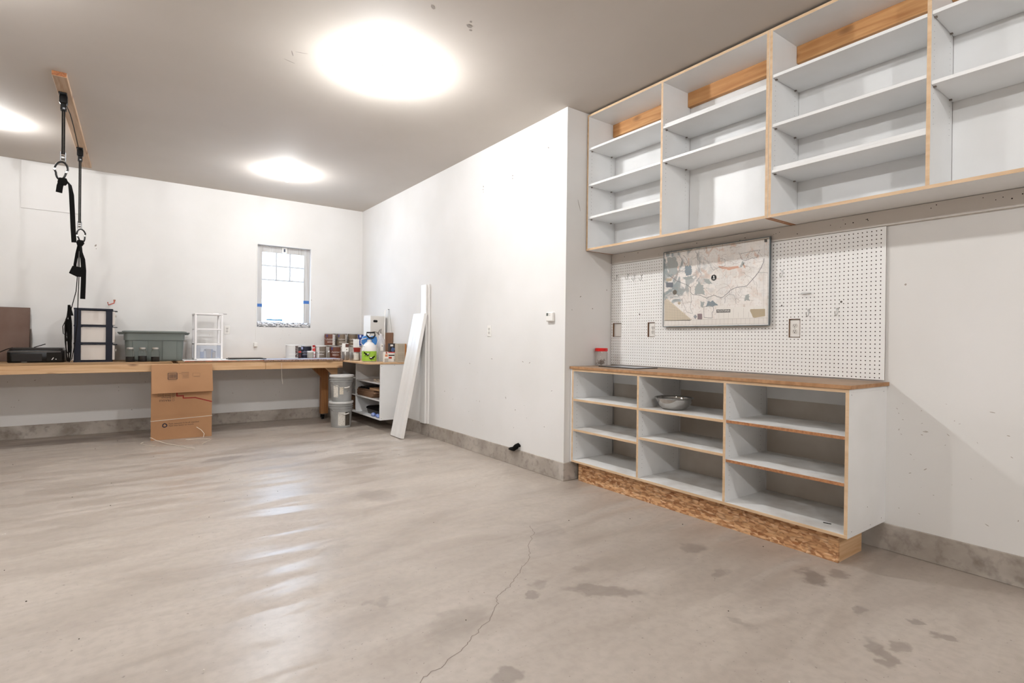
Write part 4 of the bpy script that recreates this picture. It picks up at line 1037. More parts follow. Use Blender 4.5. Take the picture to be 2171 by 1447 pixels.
# ---------- paint cans
CANM = M('can_tin', 'c9c6c2', .3, .85); CANW = M('can_white_lid', 'e9e6e2', .4)
def wrap(cx, cy, r, z, a0):
    """text on a cylinder facing direction a0"""
    return lambda u, v: (cx + r * math.cos(a0 + u / r), cy + r * math.sin(a0 + u / r), z + v)
def paint_can(label, x, y, z, col, words=None, wcol='e8e2da', r=.083, h=.192, face=None, panel=None, badge=None, handle=True, group='gallon paint cans in the corner', lidm=None):
    T = thing('paint_can', label, 'paint can', (x, y, z), group=group)
    MB(T).lathe([(r * .97, 0), (r, .003), (r, .008), (r * .985, .010), (r * .985, h - .012), (r, h - .010), (r, h - .002), (r * .97, h), (r * .93, h), (r * .92, h - .006), (.0001, h - .006)], x, y, 28, 0, z).build('can_body', lidm or CANM, T, True)
    a0 = math.atan2(-y, -x) if face is None else face
    lb = MB(T); n = 28; R = r * .992
    def band(name, aa, ab, z0, z1, m, Rr, seg=20):
        b2 = MB(T); pts0 = []
        for k in range(seg + 1):
            a = aa + (ab - aa) * k / seg; pts0.append((x + Rr * math.cos(a), y + Rr * math.sin(a)))
        vs = [(p[0], p[1], z + z0) for p in pts0] + [(p[0], p[1], z + z1) for p in pts0]
        fs = [(k, k + 1, seg + 2 + k, seg + 1 + k) for k in range(seg)]
        return b2.add(vs, fs).build(name, m, T, True)
    band('paper_label', a0 - PI + .05, a0 + PI - .05, .013, h - .014, M('label_' + col, col, .45), R, 36)
    if panel: band('label_panel', a0 + panel[0], a0 + panel[1], .014, h - .016, M('panel_' + panel[2], panel[2], .5, col2='b9b4ad', scale=90, lo=.38, hi=.5), R + .0006)
    if badge: band('label_badge', a0 - .75, a0 - .40, h - .055, h - .018, M('badge_' + badge, badge, .4), R + .0007, 6)
    if words:
        mb = MB(T); add_text(mb, words, .030, wrap(x, y, R + .001, z + h * .55, a0 + .05)); mb.build('label_lettering', M('letter_' + wcol, wcol, .5), T)
    band('label_swash', a0 - .5, a0 + .7, h * .30, h * .34, M('letter_' + wcol, wcol, .5), R + .0008, 10)
    if handle:
        s = Vector((-math.sin(a0), math.cos(a0), 0)); f = Vector((math.cos(a0), math.sin(a0), 0)); c = Vector((x, y, z + h * .78))
        pts = []
        for k in range(13):
            t = PI * k / 12; pts.append(c + s * (math.cos(t) * (r + .004)) + f * (math.sin(t) * (r + .012)) + Vector((0, 0, -math.sin(t) * h * .36)))
        MB(T).tube(pts, .0022, 6).build('bail_handle', STEEL, T, True)
        for q in (-1, 1):
            cc = c + s * (q * r); MB(T).tube([cc, cc + s * (q * .005)], .010, 10).build('handle_ear', STEEL, T)
    return T
CZ = BZ + .0135
paint_can('white labelled paint can at the left end of the bench can row', 1.945, 7.98, CZ, 'd8d4cd', panel=(.55, 1.2, '4a2f2a'), lidm=CANW, handle=False)
paint_can('navy blue paint can in the bench can row', 2.17, 8.14, BZ + .0005, '0d1024', 'Cashmere', 'a9adc4', badge='b9c3ea')
paint_can('taupe paint can with white sticker in the bench can row', 2.385, 8.14, BZ + .0005, '7c6f61', 'Cashmere', panel=(-.75, -.15, 'f0ede8'), lidm=CANW)
paint_can('brown paint can with bail handle at the right bench end', 2.60, 8.12, CTZ + .0005, '6b3d2b', 'Duration', badge='4a4470')
paint_can('plain tin can under the upper brown can', 2.585, 8.32, CTZ, 'bcb7b0', handle=False)
paint_can('plain tin can under the upper taupe can', 2.765, 8.32, CTZ, 'c6c1ba', handle=False)
paint_can('plain tin can under the half hidden taupe can', 2.94, 8.30, CTZ, 'b4afa8', handle=False)
paint_can('brown paint can on the upper tier, leftmost', 2.585, 8.32, CTZ + .1925, '6b3d2b', 'Duration', badge='4a4470', panel=(.45, 1.1, 'e6e2dc'))
paint_can('taupe paint can on the upper tier beside the brown one', 2.765, 8.32, CTZ + .1925, '7b6b59', 'Cashmere', badge='55507a', panel=(.7, 1.25, 'dcd7cf'))
paint_can('taupe paint can half hidden on the upper tier beside the blue one', 2.94, 8.30, CTZ + .1925, '7b6b59', 'Cashmere')
paint_can('royal blue paint can on the upper tier next to the white carton', 3.03, 8.10, CTZ + .1925, '1f3a86', None, '9fb0dd', badge='d7dcf2')
paint_can('plain tin can under the royal blue can', 3.03, 8.10, CTZ, 'c2bdb6', handle=False)
def spray(label, x, y, z, body, cap, r=.027, h=.19):
    T = thing('spray_can', label, 'spray can', (x, y, z))
    MB(T).lathe([(r, 0), (r, h * .78), (r * .7, h * .83), (r * .68, h * .84)], x, y, 18, 0, z).build('can_body', body, T, True)
    MB(T).lathe([(r * .92, h * .841), (r * .92, h * .99), (r * .8, h), (.0001, h)], x, y, 18, 0, z).build('cap', cap, T, True)
RW = M('spray_print', 'c4322e', .4, col2='e9e5e2', scale=18, stretch=(.3, .3, 1), lo=.45, hi=.52)
spray('red and white spray can between the white and navy cans', 2.062, 8.03, CZ, M('spray_print_dark', '2a2022', .4, col2='c03a33', scale=16, stretch=(.3, .3, 1), lo=.40, hi=.46), M('cap_white', 'd9d6d4', .4), .022)
spray('red capped spray can between the navy and taupe cans', 2.262, 8.03, CZ, RW, M('cap_red', 'a82424', .4), .021, .188)
T = thing('sample_pot', 'small white paint sample pot before the navy can', 'paint pot', (2.185, 7.93, CZ))
MB(T).lathe([(.042, 0), (.044, .003), (.044, .085), (.042, .088)], 2.185, 7.93, 22, 0, CZ).build('pot_body', M('pot_print', 'b6b0a6', .5, col2='a59d90', scale=20), T, True)
MB(T).lathe([(.046, .0885), (.046, .102), (.043, .105), (.0001, .105)], 2.185, 7.93, 22, 0, CZ).build('lid', CANW, T, True)
T = thing('small_bottle', 'tiny taupe bottle with white cap between the taupe and brown cans', 'bottle', (2.465, 7.99, CZ))
MB(T).lathe([(.019, 0), (.02, .003), (.02, .07), (.009, .082), (.009, .085)], 2.465, 7.99, 16, 0, CZ).build('bottle_body', M('bottle_taupe', '7f7364', .5), T, True)
MB(T).lathe([(.011, .0855), (.011, .105), (.0001, .105)], 2.465, 7.99, 16, 0, CZ).build('cap', WPLASTIC, T, True)
# corner top items
def tin(name, label, x, y, z, r, h, mat_, lid=None, cat='tin', panel=None):
    T = thing(name, label, cat, (x, y, z))
    MB(T).lathe([(r * .97, 0), (r, .003), (r, h - .006), (r * .98, h - .004)], x, y, 24, 0, z).build('can_body', mat_, T, True)
    MB(T).lathe([(r * 1.01, h - .0035), (r * 1.01, h - .001), (r * .95, h), (.0001, h - .002)], x, y, 24, 0, z).build('lid', lid or CANM, T, True)
    if panel:
        b2 = MB(T); a0 = math.atan2(-y, -x); vs = []
        for zz in (panel[2], panel[3]):
            for k in range(9): a = a0 + panel[0] + (panel[1] - panel[0]) * k / 8; vs.append((x + (r + .0006) * math.cos(a), y + (r + .0006) * math.sin(a), z + zz))
        b2.add(vs, [(k, k + 1, 10 + k, 9 + k) for k in range(8)]).build('paper_label', M('tin_label', 'e4e0db', .6, col2='c9c4bf', scale=120), T, True)
    return T
SILV = M('brushed_tin', 'b8b3ad', .3, .8, col2='8e8883', scale=20, stretch=(6, 6, .3))
tin('paint_tin', 'silver tin with white label on the corner top edge', 2.665, 7.44, CTZ, .072, .122, SILV, panel=(-.2, .75, .012, .105))
tin('paint_tin', 'slim silver tin under the white medicine style carton', 2.600, 7.66, CTZ, .046, .122, SILV)
tin('paint_tin', 'tall silver tin beside the brown can on the corner top', 2.66, 7.82, CTZ, .05, .185, SILV)
T = thing('white_carton', 'small white carton with brown corner label standing on a silver tin', 'carton', (2.60, 7.66, CTZ + .1225), (0, 0, -.3), local=True)
MB().box(-.045, .045, -.03, .03, 0, .118).build('carton_body', PAPER, T, bevel=.002)
MB().box(.0, .045, -.0308, -.0302, .062, .112).build('printed_patch', M('carton_brown', '5a3326', .5), T); MB().box(.01, .026, -.0308, -.0302, .022, .036).build('printed_patch', M('scuff', '7d736a', .9), T)
T = thing('red_tub', 'dark red plastic tub standing on the silver tin', 'tub', (2.685, 7.42, CTZ + .1225))
MB(T).lathe([(.045, 0), (.052, .062)], 2.685, 7.42, 20, 0, CTZ + .1225).build('tub_body', M('dark_red', '8e1f16', .4), T, True)
MB(T).lathe([(.053, .0622), (.053, .070), (.0001, .070)], 2.685, 7.42, 20, 0, CTZ + .1225).build('lid', M('tub_lid', 'd9d3cc', .5), T, True)
T = thing('striped_carton', 'tall white striped carton behind the red tub', 'carton', (2.742, 7.61, CTZ), (0, 0, -.35), local=True)
for k in range(4): MB().box(-.042 + k * .021, -.0225 + k * .021, -.02, .02, 0, .305 - .004 * (k % 2)).build('paper_fold', PAPER, T, bevel=.002)
T = thing('medicine_bottle', 'little white bottle with dark bands beside the red tub', 'bottle', (2.775, 7.33, CTZ))
MB(T).lathe([(.025, 0), (.026, .003), (.026, .155), (.02, .165), (.02, .19), (.0001, .19)], 2.775, 7.33, 16, 0, CTZ).build('bottle_body', WPLASTIC, T, True)
for z in (.12, .145): MB(T).lathe([(.0265, z), (.0265, z + .008)], 2.775, 7.33, 16, 0, CTZ, caps=False).build('label_band', M('band_grey', '6c6660', .5), T, True)
# sprayer
sx, sy = 2.71, 7.02
T = thing('pump_sprayer', 'white pump sprayer jug with lime green label and blue pump top', 'sprayer', (sx, sy, CTZ))
MB(T).lathe([(.082, 0), (.09, .006), (.094, .05), (.096, .145), (.094, .175), (.085, .215), (.065, .25), (.042, .268), (.034, .275), (.034, .300)], sx, sy, 32, 0, CTZ).build('jug', M('milky_plastic', 'eeecea', .35), T, True)
MB(T).lathe([(.0965, .012), (.0985, .145)], sx, sy, 32, 0, CTZ, caps=False).build('label_sleeve', M('lime_label', 'a6d04a', .45, col2='98c43c', scale=8), T, True)
def ant(mb, fn, s):
    for (u, v, r, l) in ((-.022, .012, .008, 1.5), (-.006, .002, .009, 1.3), (.014, -.004, .011, 1.5)):
        mb.add([fn(s * (u + r * l * math.cos(q * PI / 6)), v + r * math.sin(q * PI / 6)) for q in range(12)], [tuple(range(12)) if s > 0 else tuple(reversed(range(12)))])
    for (a, c, d, e_) in ((-.03, .02, -.036, .034), (-.012, -.004, -.018, -.02), (0, -.004, -.003, -.022), (.012, -.012, .01, -.026), (.024, .004, .036, .014)):
        ribbon(mb, [(s * a, c), (s * d, e_)], .005, fn)
a0 = math.atan2(-sy, -sx)
mb = MB(T)
f1 = wrap(sx, sy, .0995, CTZ + .105, a0 - .35); f2 = wrap(sx, sy, .0992, CTZ + .055, a0 + .42)
f1_, f2_ = f1, f2
f1 = lambda u, v: f1_(u * 1.3, v * 1.3)
f2 = lambda u, v: f2_(u * 1.3, v * 1.3)
ant(mb, f1, 1); ant(mb, f2, -1)
mb.build('insect_print', BLACKM, T)
mb = MB(T)
for (f, u, v) in ((f1, .010, .002), (f1, .022, .002), (f2, -.008, .004), (f2, -.020, .004)):
    mb.add([(lambda p: (p[0] * 1 + (p[0] - sx) * .004, p[1] + (p[1] - sy) * .004, p[2]))(f(u + .0055 * math.cos(q * PI / 5), v + .0055 * math.sin(q * PI / 5))) for q in range(10)], [tuple(range(10))])
mb.build('insect_eye', PAPER, T)
SBL = M('sprayer_blue', '3f82c8', .4)
MB(T).lathe([(.040, .3005), (.044, .303), (.044, .330), (.030, .338), (.0001, .338)], sx, sy, 28, 0, CTZ).build('pump_cap', SBL, T, True)
for q in (-1, 1):
    e_ = Vector((math.cos(a0 + PI / 2), math.sin(a0 + PI / 2), 0)) * q * .062 - Vector((math.cos(a0), math.sin(a0), 0)) * .01
    MB(T).loft([rr(.024, .03, .012, CTZ + .232 + .0, sx + e_.x, sy + e_.y), rr(.036, .04, .015, CTZ + .285, sx + e_.x, sy + e_.y), rr(.034, .038, .015, CTZ + .335, sx + e_.x * .9, sy + e_.y * .9), rr(.02, .025, .01, CTZ + .35, sx + e_.x * .8, sy + e_.y * .8)]).build('pump_wing', SBL, T, True)
MB(T).tube([(sx - .045, sy - .02, CTZ + .395), (sx + .05, sy - .06, CTZ + .395), (sx + .056, sy - .06, CTZ + .36), (sx + .03, sy - .06, CTZ + .325), (sx - .02, sy - .05, CTZ + .325), (sx - .054, sy - .04, CTZ + .36)], .010, 8, closed=True).build('pump_handle', BLACK, T, True)
MB(T).tube([(sx - .05, sy - .03, CTZ + .32), (sx - .115, sy - .0, CTZ + .30), (sx - .118, sy - .0, CTZ + .25), (sx - .085, sy - .03, CTZ + .21)], .006, 8).build('hose', M('hose_white', 'd9d6d2', .4), T, True)
# bag bundle
T = thing('plastic_bag', 'tall clear plastic bag of white supplies beside the sprayer', 'bag', (2.895, 7.07, CTZ), local=True)
rings = []
for i in range(10):
    z = .385 * i / 9; r0 = .054 if i < 7 else .054 - .013 * (i - 6)
    rings.append([(r0 * random.uniform(.82, 1.12) * math.cos(2 * PI * k / 14), r0 * random.uniform(.82, 1.12) * math.sin(2 * PI * k / 14), z) for k in range(14)])
MB().loft(rings).build('bag_film', M('bag_film', 'dcd9d8', .25, col2='b9b7ba', scale=22, stretch=(1, 1, .4)), T, True)
MB().box(-.03, .012, -.0605, -.0585, .15, .24).build('label_sticker', PAPER, T); MB().box(-.012, .003, -.0615, -.0607, .205, .222).build('printed_patch', M('scuff', '7d736a', .9), T)
# white carton box with handle hole
T = thing('tall_carton', 'tall white carton with black hand hole in the far corner', 'carton', (2.945, 7.50, CTZ), (0, 0, 0), local=True)
MB().box(-.071, .155, -.10, .17, 0, .64).build('carton_body', M('carton_white', 'dcd8d2', .6), T, bevel=.003)
MB().box(-.0745, -.0715, -.098, .165, .01, .648).build('lit_side_sheet', PAPER, T)  # added white sheet, paints the left side as brightly lit
ring = [[(.0 + (.018 if math.cos(a) > 0 else -.018) + .015 * math.cos(a), yy, .565 + .017 * math.sin(a)) for a in [k * PI / 8 + .001 for k in range(16)]] for yy in (-.1002, -.1012)]
MB().loft(ring).build('hand_hole', BLACK, T)
T = thing('cable_coil', 'loose dark cord draped in front of the tall white carton', 'cord', (2.94, 7.33, CTZ + .38), local=True)
MB().tube([(-.09, .055, -.03), (-.07, .045, .025), (-.02, .04, .035), (.03, .04, .02), (.06, .035, -.02), (.03, .04, .005), (.06, .045, .06), (.085, .04, .075), (.07, .035, .03), (.10, .03, -.03), (.13, .04, .01), (.12, .02, -.05)], .0035, 6).build('cord', M('cord_brown', '4a3d35', .6), T, True)
# leaning white stick, hung brown board
T = thing('white_stick', 'thin white stick leaning on the tall white carton', 'stick', (3.0, 7.22, CTZ))
MB(T).tube([(3.0, 7.22, CTZ + .007), (3.090, 7.392, 1.64)], .0062, 8).build('rod', WPLASTIC, T, True)
T = thing('hanging_board', 'brown board hung on a cord loop from a nail on the wall', 'board', (XA, 7.30, 1.04))
MB(T).box(3.098, 3.118, 7.165, 7.40, 1.035, 1.31).build('board', M('brown_kraft', '8d6a52', .7, col2='7f5d46', scale=4), T, bevel=.002)
MB(T).tube([(3.114, 7.20, 1.311), (3.116, 7.315, 1.64), (3.116, 7.33, 1.64), (3.114, 7.39, 1.311)], .0018, 6).build('cord', M('cord_grey', '8f8f8a', .6), T)
MB(T).tube([(XA, 7.322, 1.645), (XA - .02, 7.322, 1.648)], .004, 6).build('nail', BLACKM, T)
# right group
T = thing('spray_box', 'narrow white and orange carton left of the red lidded tub', 'carton', (2.863, 6.82, CTZ), local=True)
MB().box(-.027, .027, -.025, .025, 0, .138).build('carton_body', PAPER, T, bevel=.0015); MB().box(-.0265, .0265, -.0258, -.0252, .0, .05).build('printed_patch', M('grey_print', 'b9b4ae', .5), T); MB().box(-.018, .018, -.0258, -.0252, .075, .105).build('printed_patch', M('orange_print', 'd98c66', .5), T); MB().box(-.01, .012, -.0258, -.0252, .115, .137).build('printed_patch', M('red_print', 'b04a35', .5), T)
tx, ty = 2.985, 6.885
T = thing('putty_tub', 'white round tub with red lid on the corner top', 'tub', (tx, ty, CTZ))
MB(T).lathe([(.062, 0), (.066, .004), (.070, .108), (.070, .112)], tx, ty, 28, 0, CTZ).build('tub_body', WPLASTIC, T, True)
MB(T).lathe([(.073, .1125), (.073, .124), (.069, .1245), (.069, .134), (.0001, .134)], tx, ty, 28, 0, CTZ, ms=[0, 0, 1, 1]).build('lid', [WPLASTIC, M('tub_red', 'c23a30', .4)], T, True)
a0 = math.atan2(-ty, -tx); mb = MB(T)
def patch(mb, fn, u0, u1, v0, v1, m=0, n=6):
    for k in range(n):
        a, c = u0 + (u1 - u0) * k / n, u0 + (u1 - u0) * (k + 1) / n
        mb.add([fn(a, v0), fn(c, v0), fn(c, v1), fn(a, v1)], [(0, 1, 2, 3)], m)
fw = wrap(tx, ty, .0705, CTZ, a0)
patch(mb, fw, -.055, .03, .085, .098, 0); patch(mb, fw, -.05, -.005, .045, .07, 1); patch(mb, fw, .03, .06, .015, .04, 2)
mb.build('label_print', [BLACKM, M('tub_red_print', 'b5442d', .5), M('scuff', '7d736a', .9)], T)
T = thing('dark_carton', 'black and blue carton standing behind the red lidded tub', 'carton', (3.045, 7.02, CTZ), local=True)
MB().box(-.05, .05, -.035, .035, 0, .25).build('carton_body', M('carton_black', '2a2523', .5), T, bevel=.0015); MB().prism([(-.04, .15), (.0, .13), (.025, .18), (-.02, .20)], lambda u, v, d: (u, d, v), -.0358, -.0352).build('printed_patch', M('carton_blue', '56709e', .5), T); MB().box(-.045, -.005, -.0358, -.0352, .21, .235).build('printed_patch', PAPER, T)
for k, z in enumerate((CTZ, CTZ + .1255)):
    T = thing('beige_carton', ('lower beige carton of the pair beside the leaning board', 'upper beige carton of the pair beside the leaning board')[k], 'carton', (3.045, 6.755, z), group='beige cartons on the corner top', local=True)
    MB().box(-.06, .066, -.045, .045, 0, .125).build('carton_body', M('carton_beige', 'c3b6a4', .6, col2='b3a693', scale=5), T, bevel=.0015)
    MB().box(.045, .0668, -.0458, -.0452, .0, .124).build('printed_edge', M('carton_orange', 'b5763c', .5), T)
    mb = MB()
    for q in range(6): mb.box(-.05, -.012, -.0456, -.0452, .02 + q * .015, .026 + q * .015).box(-.005, .035, -.0456, -.0452, .02 + q * .015, .026 + q * .015)
    mb.build('printed_lines', M('print_lines', 'a89a87', .6), T)

# ================================================================== buckets
def bucket(label, x, y, z, labels, col):
    T = thing('bucket', label, 'bucket', (x, y, z), group='stacked five gallon buckets')
    BK = M('bucket_' + col, col, .45, col2='9a9a98', scale=3)
    MB(T).lathe([(.128, 0), (.131, .004), (.146, .265), (.157, .266), (.157, .275), (.147, .277), (.148, .295), (.158, .296), (.158, .306), (.148, .308), (.149, .325), (.156, .326), (.156, .334)], x, y, 40, 0, z).build('pail', BK, T, True)
    MB(T).lathe([(.160, .328), (.163, .3345), (.163, .352), (.158, .358), (.148, .358), (.146, .352), (.0001, .352)], x, y, 40, 0, z).build('lid', M('bucket_lid', 'd2d2d0', .4), T, True)
    a0 = math.atan2(-y, -x)
    for (u0, u1, v0, v1, c, nm) in labels:
        mb = MB(T)
        def fn(u, v, x=x, y=y): rr_ = .131 + .015 * v / .262 + .0012; return (x + rr_ * math.cos(a0 + u / rr_), y + rr_ * math.sin(a0 + u / rr_), z + v)
        patch(mb, fn, u0, u1, v0, v1, 0, 10); mb.build(nm, M('bk_label_' + c, c, .55, col2='c6c0b6' if c > '8' else '5a5148', scale=70, lo=.38, hi=.5), T, True)
    s = Vector((-math.sin(a0), math.cos(a0), 0)); f = Vector((math.cos(a0), math.sin(a0), 0)); c = Vector((x, y, z + .285))
    pts = [c + s * (math.cos(PI * k / 14) * .162) + f * (math.sin(PI * k / 14) * .168) + Vector((0, 0, -math.sin(PI * k / 14) * .09 - .03 * math.cos(PI * k / 14) * math.sin(PI * k / 14))) for k in range(15)]
    MB(T).tube(pts, .0028, 6).build('bail_handle', STEEL, T, True)
    m = 5; MB(T).tube([pts[m - 1], pts[m], pts[m + 1]], .008, 8).build('grip', WPLASTIC, T, True)
    return T
bucket('grey lower bucket with paint label standing on the concrete floor', 2.455, 7.38, 0, [(-.04, .055, .03, .215, 'dedad2', 'paper_label'), (.056, .13, .03, .215, '4a423a', 'photo_label')], 'b9bab9')
bucket('grey upper bucket with torn stickers stacked on another bucket', 2.458, 7.38, .3585, [(-.115, -.045, .06, .225, 'e4dfd6', 'paper_label'), (-.025, .025, .10, .20, 'e0d6c2', 'paper_label'), (.07, .115, .13, .22, '9a9a98', 'faded_print')], 'b9bab9')

# ================================================================== flattened cardboard box
T = thing('cardboard_box', 'flattened brown cardboard moving box leaning on the workbench', 'box', (.585, 7.56, .0), (-.015, 0, -.035), local=True)
KRAFT = M('kraft', 'b08560', .8, col2='a67b57', scale=2.5)
KRAFT_IN = M('kraft_inside', '9c7350', .85)
bw, bh = .312, .885
MB().box(-bw, bw, -.046, -.041, 0, bh).build('front_panel', KRAFT, T)
MB().box(-bw, bw, -.006, -.001, 0, bh).build('back_panel', KRAFT, T)
MB().box(-bw, -bw + .004, -.041, -.006, 0, bh).build('side_panel', KRAFT, T); MB().box(bw - .004, bw, -.041, -.006, 0, bh).build('side_panel', KRAFT, T)
MB().box(-bw + .004, bw - .004, -.041, -.006, 0, .005).build('bottom_flap', KRAFT_IN, T)
MB().box(-bw + .02, bw - .02, -.036, -.010, bh - .016, bh - .011).build('inner_flap', PAPER, T, label='pale inner flap edge')
fl = MB().add([(-bw, -.0465, bh), (bw, -.0465, bh), (bw + .006, -.115, bh - .325), (-bw + .006, -.115, bh - .335), (-bw, -.0425, bh + .003), (bw, -.0425, bh + .003), (bw + .006, -.111, bh - .326), (-bw + .006, -.111, bh - .336)],
              [(3, 2, 1, 0), (4, 5, 6, 7), (0, 1, 5, 4), (1, 2, 6, 5), (2, 3, 7, 6), (3, 0, 4, 7)]).build('top_flap', KRAFT, T)
ff = lambda u, v: (u, -.0475 - (bh - v) * .2077 - .0006, v)       # on the flap
fb = lambda u, v: (u, -.0468, v)                                   # on the front panel
INK = M('ink_dark', '2c2226', .7); INKR = M('ink_red', '8e231c', .7)
mb = MB()
q = [(-.147, bh - .10), (-.056, bh - .10), (-.056, bh - .17), (-.147, bh - .17)]
ribbon(mb, q + q[:1], .006, ff)
for k in range(14): ribbon(mb, [(-.135 + k * .0055, bh - .112), (-.135 + k * .0055, bh - .158)], .0018 + .0018 * (k % 3 == 0), ff)
mb.build('barcode', INK, fl)
mb = MB()
for k, (u0, u1) in enumerate(((-.01, .065), (-.04, .065), (-.01, .065), (0, .065), (.0, .065), (-.005, .065))): ribbon(mb, [(u0, bh - .092 - k * .0135), (u1, bh - .092 - k * .0135)], .0035, ff)
ribbon(mb, [(-.145, bh - .085), (-.06, bh - .085)], .003, ff); ribbon(mb, [(-.145, bh - .187), (-.06, bh - .187)], .003, ff)
q = [(.105, bh - .105), (.18, bh - .105), (.18, bh - .14), (.105, bh - .14)]; ribbon(mb, q + q[:1], .0025, ff); ribbon(mb, [(.12, bh - .148), (.18, bh - .148)], .003, ff)
mb.build('shipping_print', M('ink_faded', '7d5f48', .7), fl)
# upside-down room list
mb = MB()
for (w, v) in (('Dining Room', .545), ('Family Room', .518), ('Bedroom', .495), ('FRAGILE', .463)):
    add_text(mb, w, .032 if w == 'FRAGILE' else .025, lambda u, vv, v=v: fb(-.115 - u, v - vv), 0, 'LEFT')
    q = [(-.10, v - .009), (-.082, v - .009), (-.082, v + .009), (-.10, v + .009)]; ribbon(mb, q + q[:1], .002, fb)
mb.build('room_list_lettering', INK, T)
mb = MB(); ribbon(mb, [(-.055, .57), (-.055, .510), (.01, .510), (.01, .482), (.135, .482), (.309, .425)], .013, fb); mb.build('red_line_print', INKR, T)
mb = MB()
add_text(mb, 'Feels awesome to be all unpacked', .0225, lambda u, v: fb(-.135 + u, .183 + v + u * .02), 0, 'LEFT')
add_text(mb, 'Feels even better to recycle', .0225, lambda u, v: fb(-.135 + u, .158 + v + u * .02), 0, 'LEFT')
mb.build('slogan_lettering', INK, T)
mb = MB()
for k in range(3):          # three chasing arrows
    a = PI / 2 + k * 2 * PI / 3; cx, cz = -.175, .168; Rr = .020
    c = Vector((cx + Rr * math.cos(a), cz + Rr * math.sin(a))); t = Vector((-math.sin(a), math.cos(a))); n_ = Vector((math.cos(a), math.sin(a)))
    p1, p2, p3 = c - t * .019 - n_ * .010, c + n_ * .003, c + t * .012 - n_ * .004
    ribbon(mb, [tuple(p1), tuple(p2), tuple(p3)], .010, fb)
    h0 = p3; mb.add([fb(*(h0 + t * .012 - n_ * .009)), fb(*(h0 + n_ * .011 + t * .0)), fb(*(h0 - n_ * .013 - t * .002))], [(0, 1, 2)])
mb.build('recycling_symbol', M('ink_navy', '1b1d33', .7), T)
mb = MB()
for v in (.268, .285): ribbon(mb, [(-bw, v - .005), (bw, v + .01)], .0012, fb)
mb.build('crease', M('kraft_crease', '8d6643', .8), T)
TW = M('twine_white', 'e6ddcf', .6)
MB().tube([(-bw - .003, -.0485, .225), (0, -.0495, .240), (bw + .003, -.0485, .252), (bw + .003, .001, .252), (0, .002, .24), (-bw - .003, .001, .225)], .0032, 6, closed=True).build('twine_band', TW, T, True)
def twine(label, pts, r=.0035):
    o = MB(None); c = Vector(pts[0]); o.o = c; ob = o.tube(pts, r, 6).build('twine', TW, None, True); tag(ob, label, 'twine', 'loose white twine by the box')
twine('long white twine trailing forward from the box left corner', [(.262, 7.46, .045), (.275, 7.42, .05), (.31, 7.38, .03), (.40, 7.22, .008), (.50, 7.02, .004), (.64, 6.744, .004)])
twine('bent white twine on the floor before the box right corner', [(.61, 7.38, .004), (.74, 7.36, .004), (.84, 7.30, .004), (.855, 7.22, .004), (.79, 7.1, .004), (.74, 6.98, .004)], .0025)
twine('short white twine on the floor left of the box', [(.20, 7.45, .004), (.17, 7.36, .004), (.21, 7.25, .004), (.30, 7.17, .004)], .0025)
twine('short curved white twine leaning against the box front', [(.73, 7.475, .13), (.78, 7.465, .09), (.81, 7.46, .045), (.80, 7.44, .005)])
twine('thin white twine hanging below the bench front edge', [(1.72, 7.594, .88), (1.722, 7.592, .72), (1.735, 7.592, .60), (1.74, 7.592, .66)], .0018)

# ================================================================== ceiling plank and rope trainers
px, py = -.388, 6.83
T = thing('ceiling_plank', 'bare pine plank screwed to the ceiling carrying black rope anchors', 'plank', (px, py, H - .038), (0, 0, -.0175), local=True)
MB().box(-.046, .046, -1.40, 1.36, 0, .038).build('plank_body', wood('plank_wood', 'cdb095', 'a98766', 1), T, bevel=.004)
MB().box(-.044, .044, -1.4012, -1.4002, .002, .036).build('end_grain', M('endgrain', '9c6133', .7, col2='6d3a1a', scale=60), T)
ROPE = M('black_rope', '0e0c0b', .7, col2='1c1816', scale=60, spec=.15); WEB = M('black_webbing', '090807', .75, spec=.12)
GALV = M('pulley_grey', '8b8d91', .35, .7)
def carabiner(T, x, y, ztop, h, w, tilt):
    pts = []
    for k in range(20):
        a = 2 * PI * k / 20
        u = w / 2 * math.cos(a) * (1.0 if math.sin(a) > 0 else .75); v = h / 2 * math.sin(a)
        pts.append((x + u * math.cos(tilt) + v * math.sin(tilt), y + u * .25, ztop - h / 2 + v * math.cos(tilt) - u * math.sin(tilt)))
    MB(T).tube(pts, .0075, 8, closed=True).build('carabiner', BLACK, T, True)
    for k in (10, 0): p = Vector(pts[k]); MB(T).box(p.x - .009, p.x + .009, p.y - .009, p.y + .009, p.z - .010, p.z + .010).build('gate_sleeve', STEEL, T, bevel=.003)
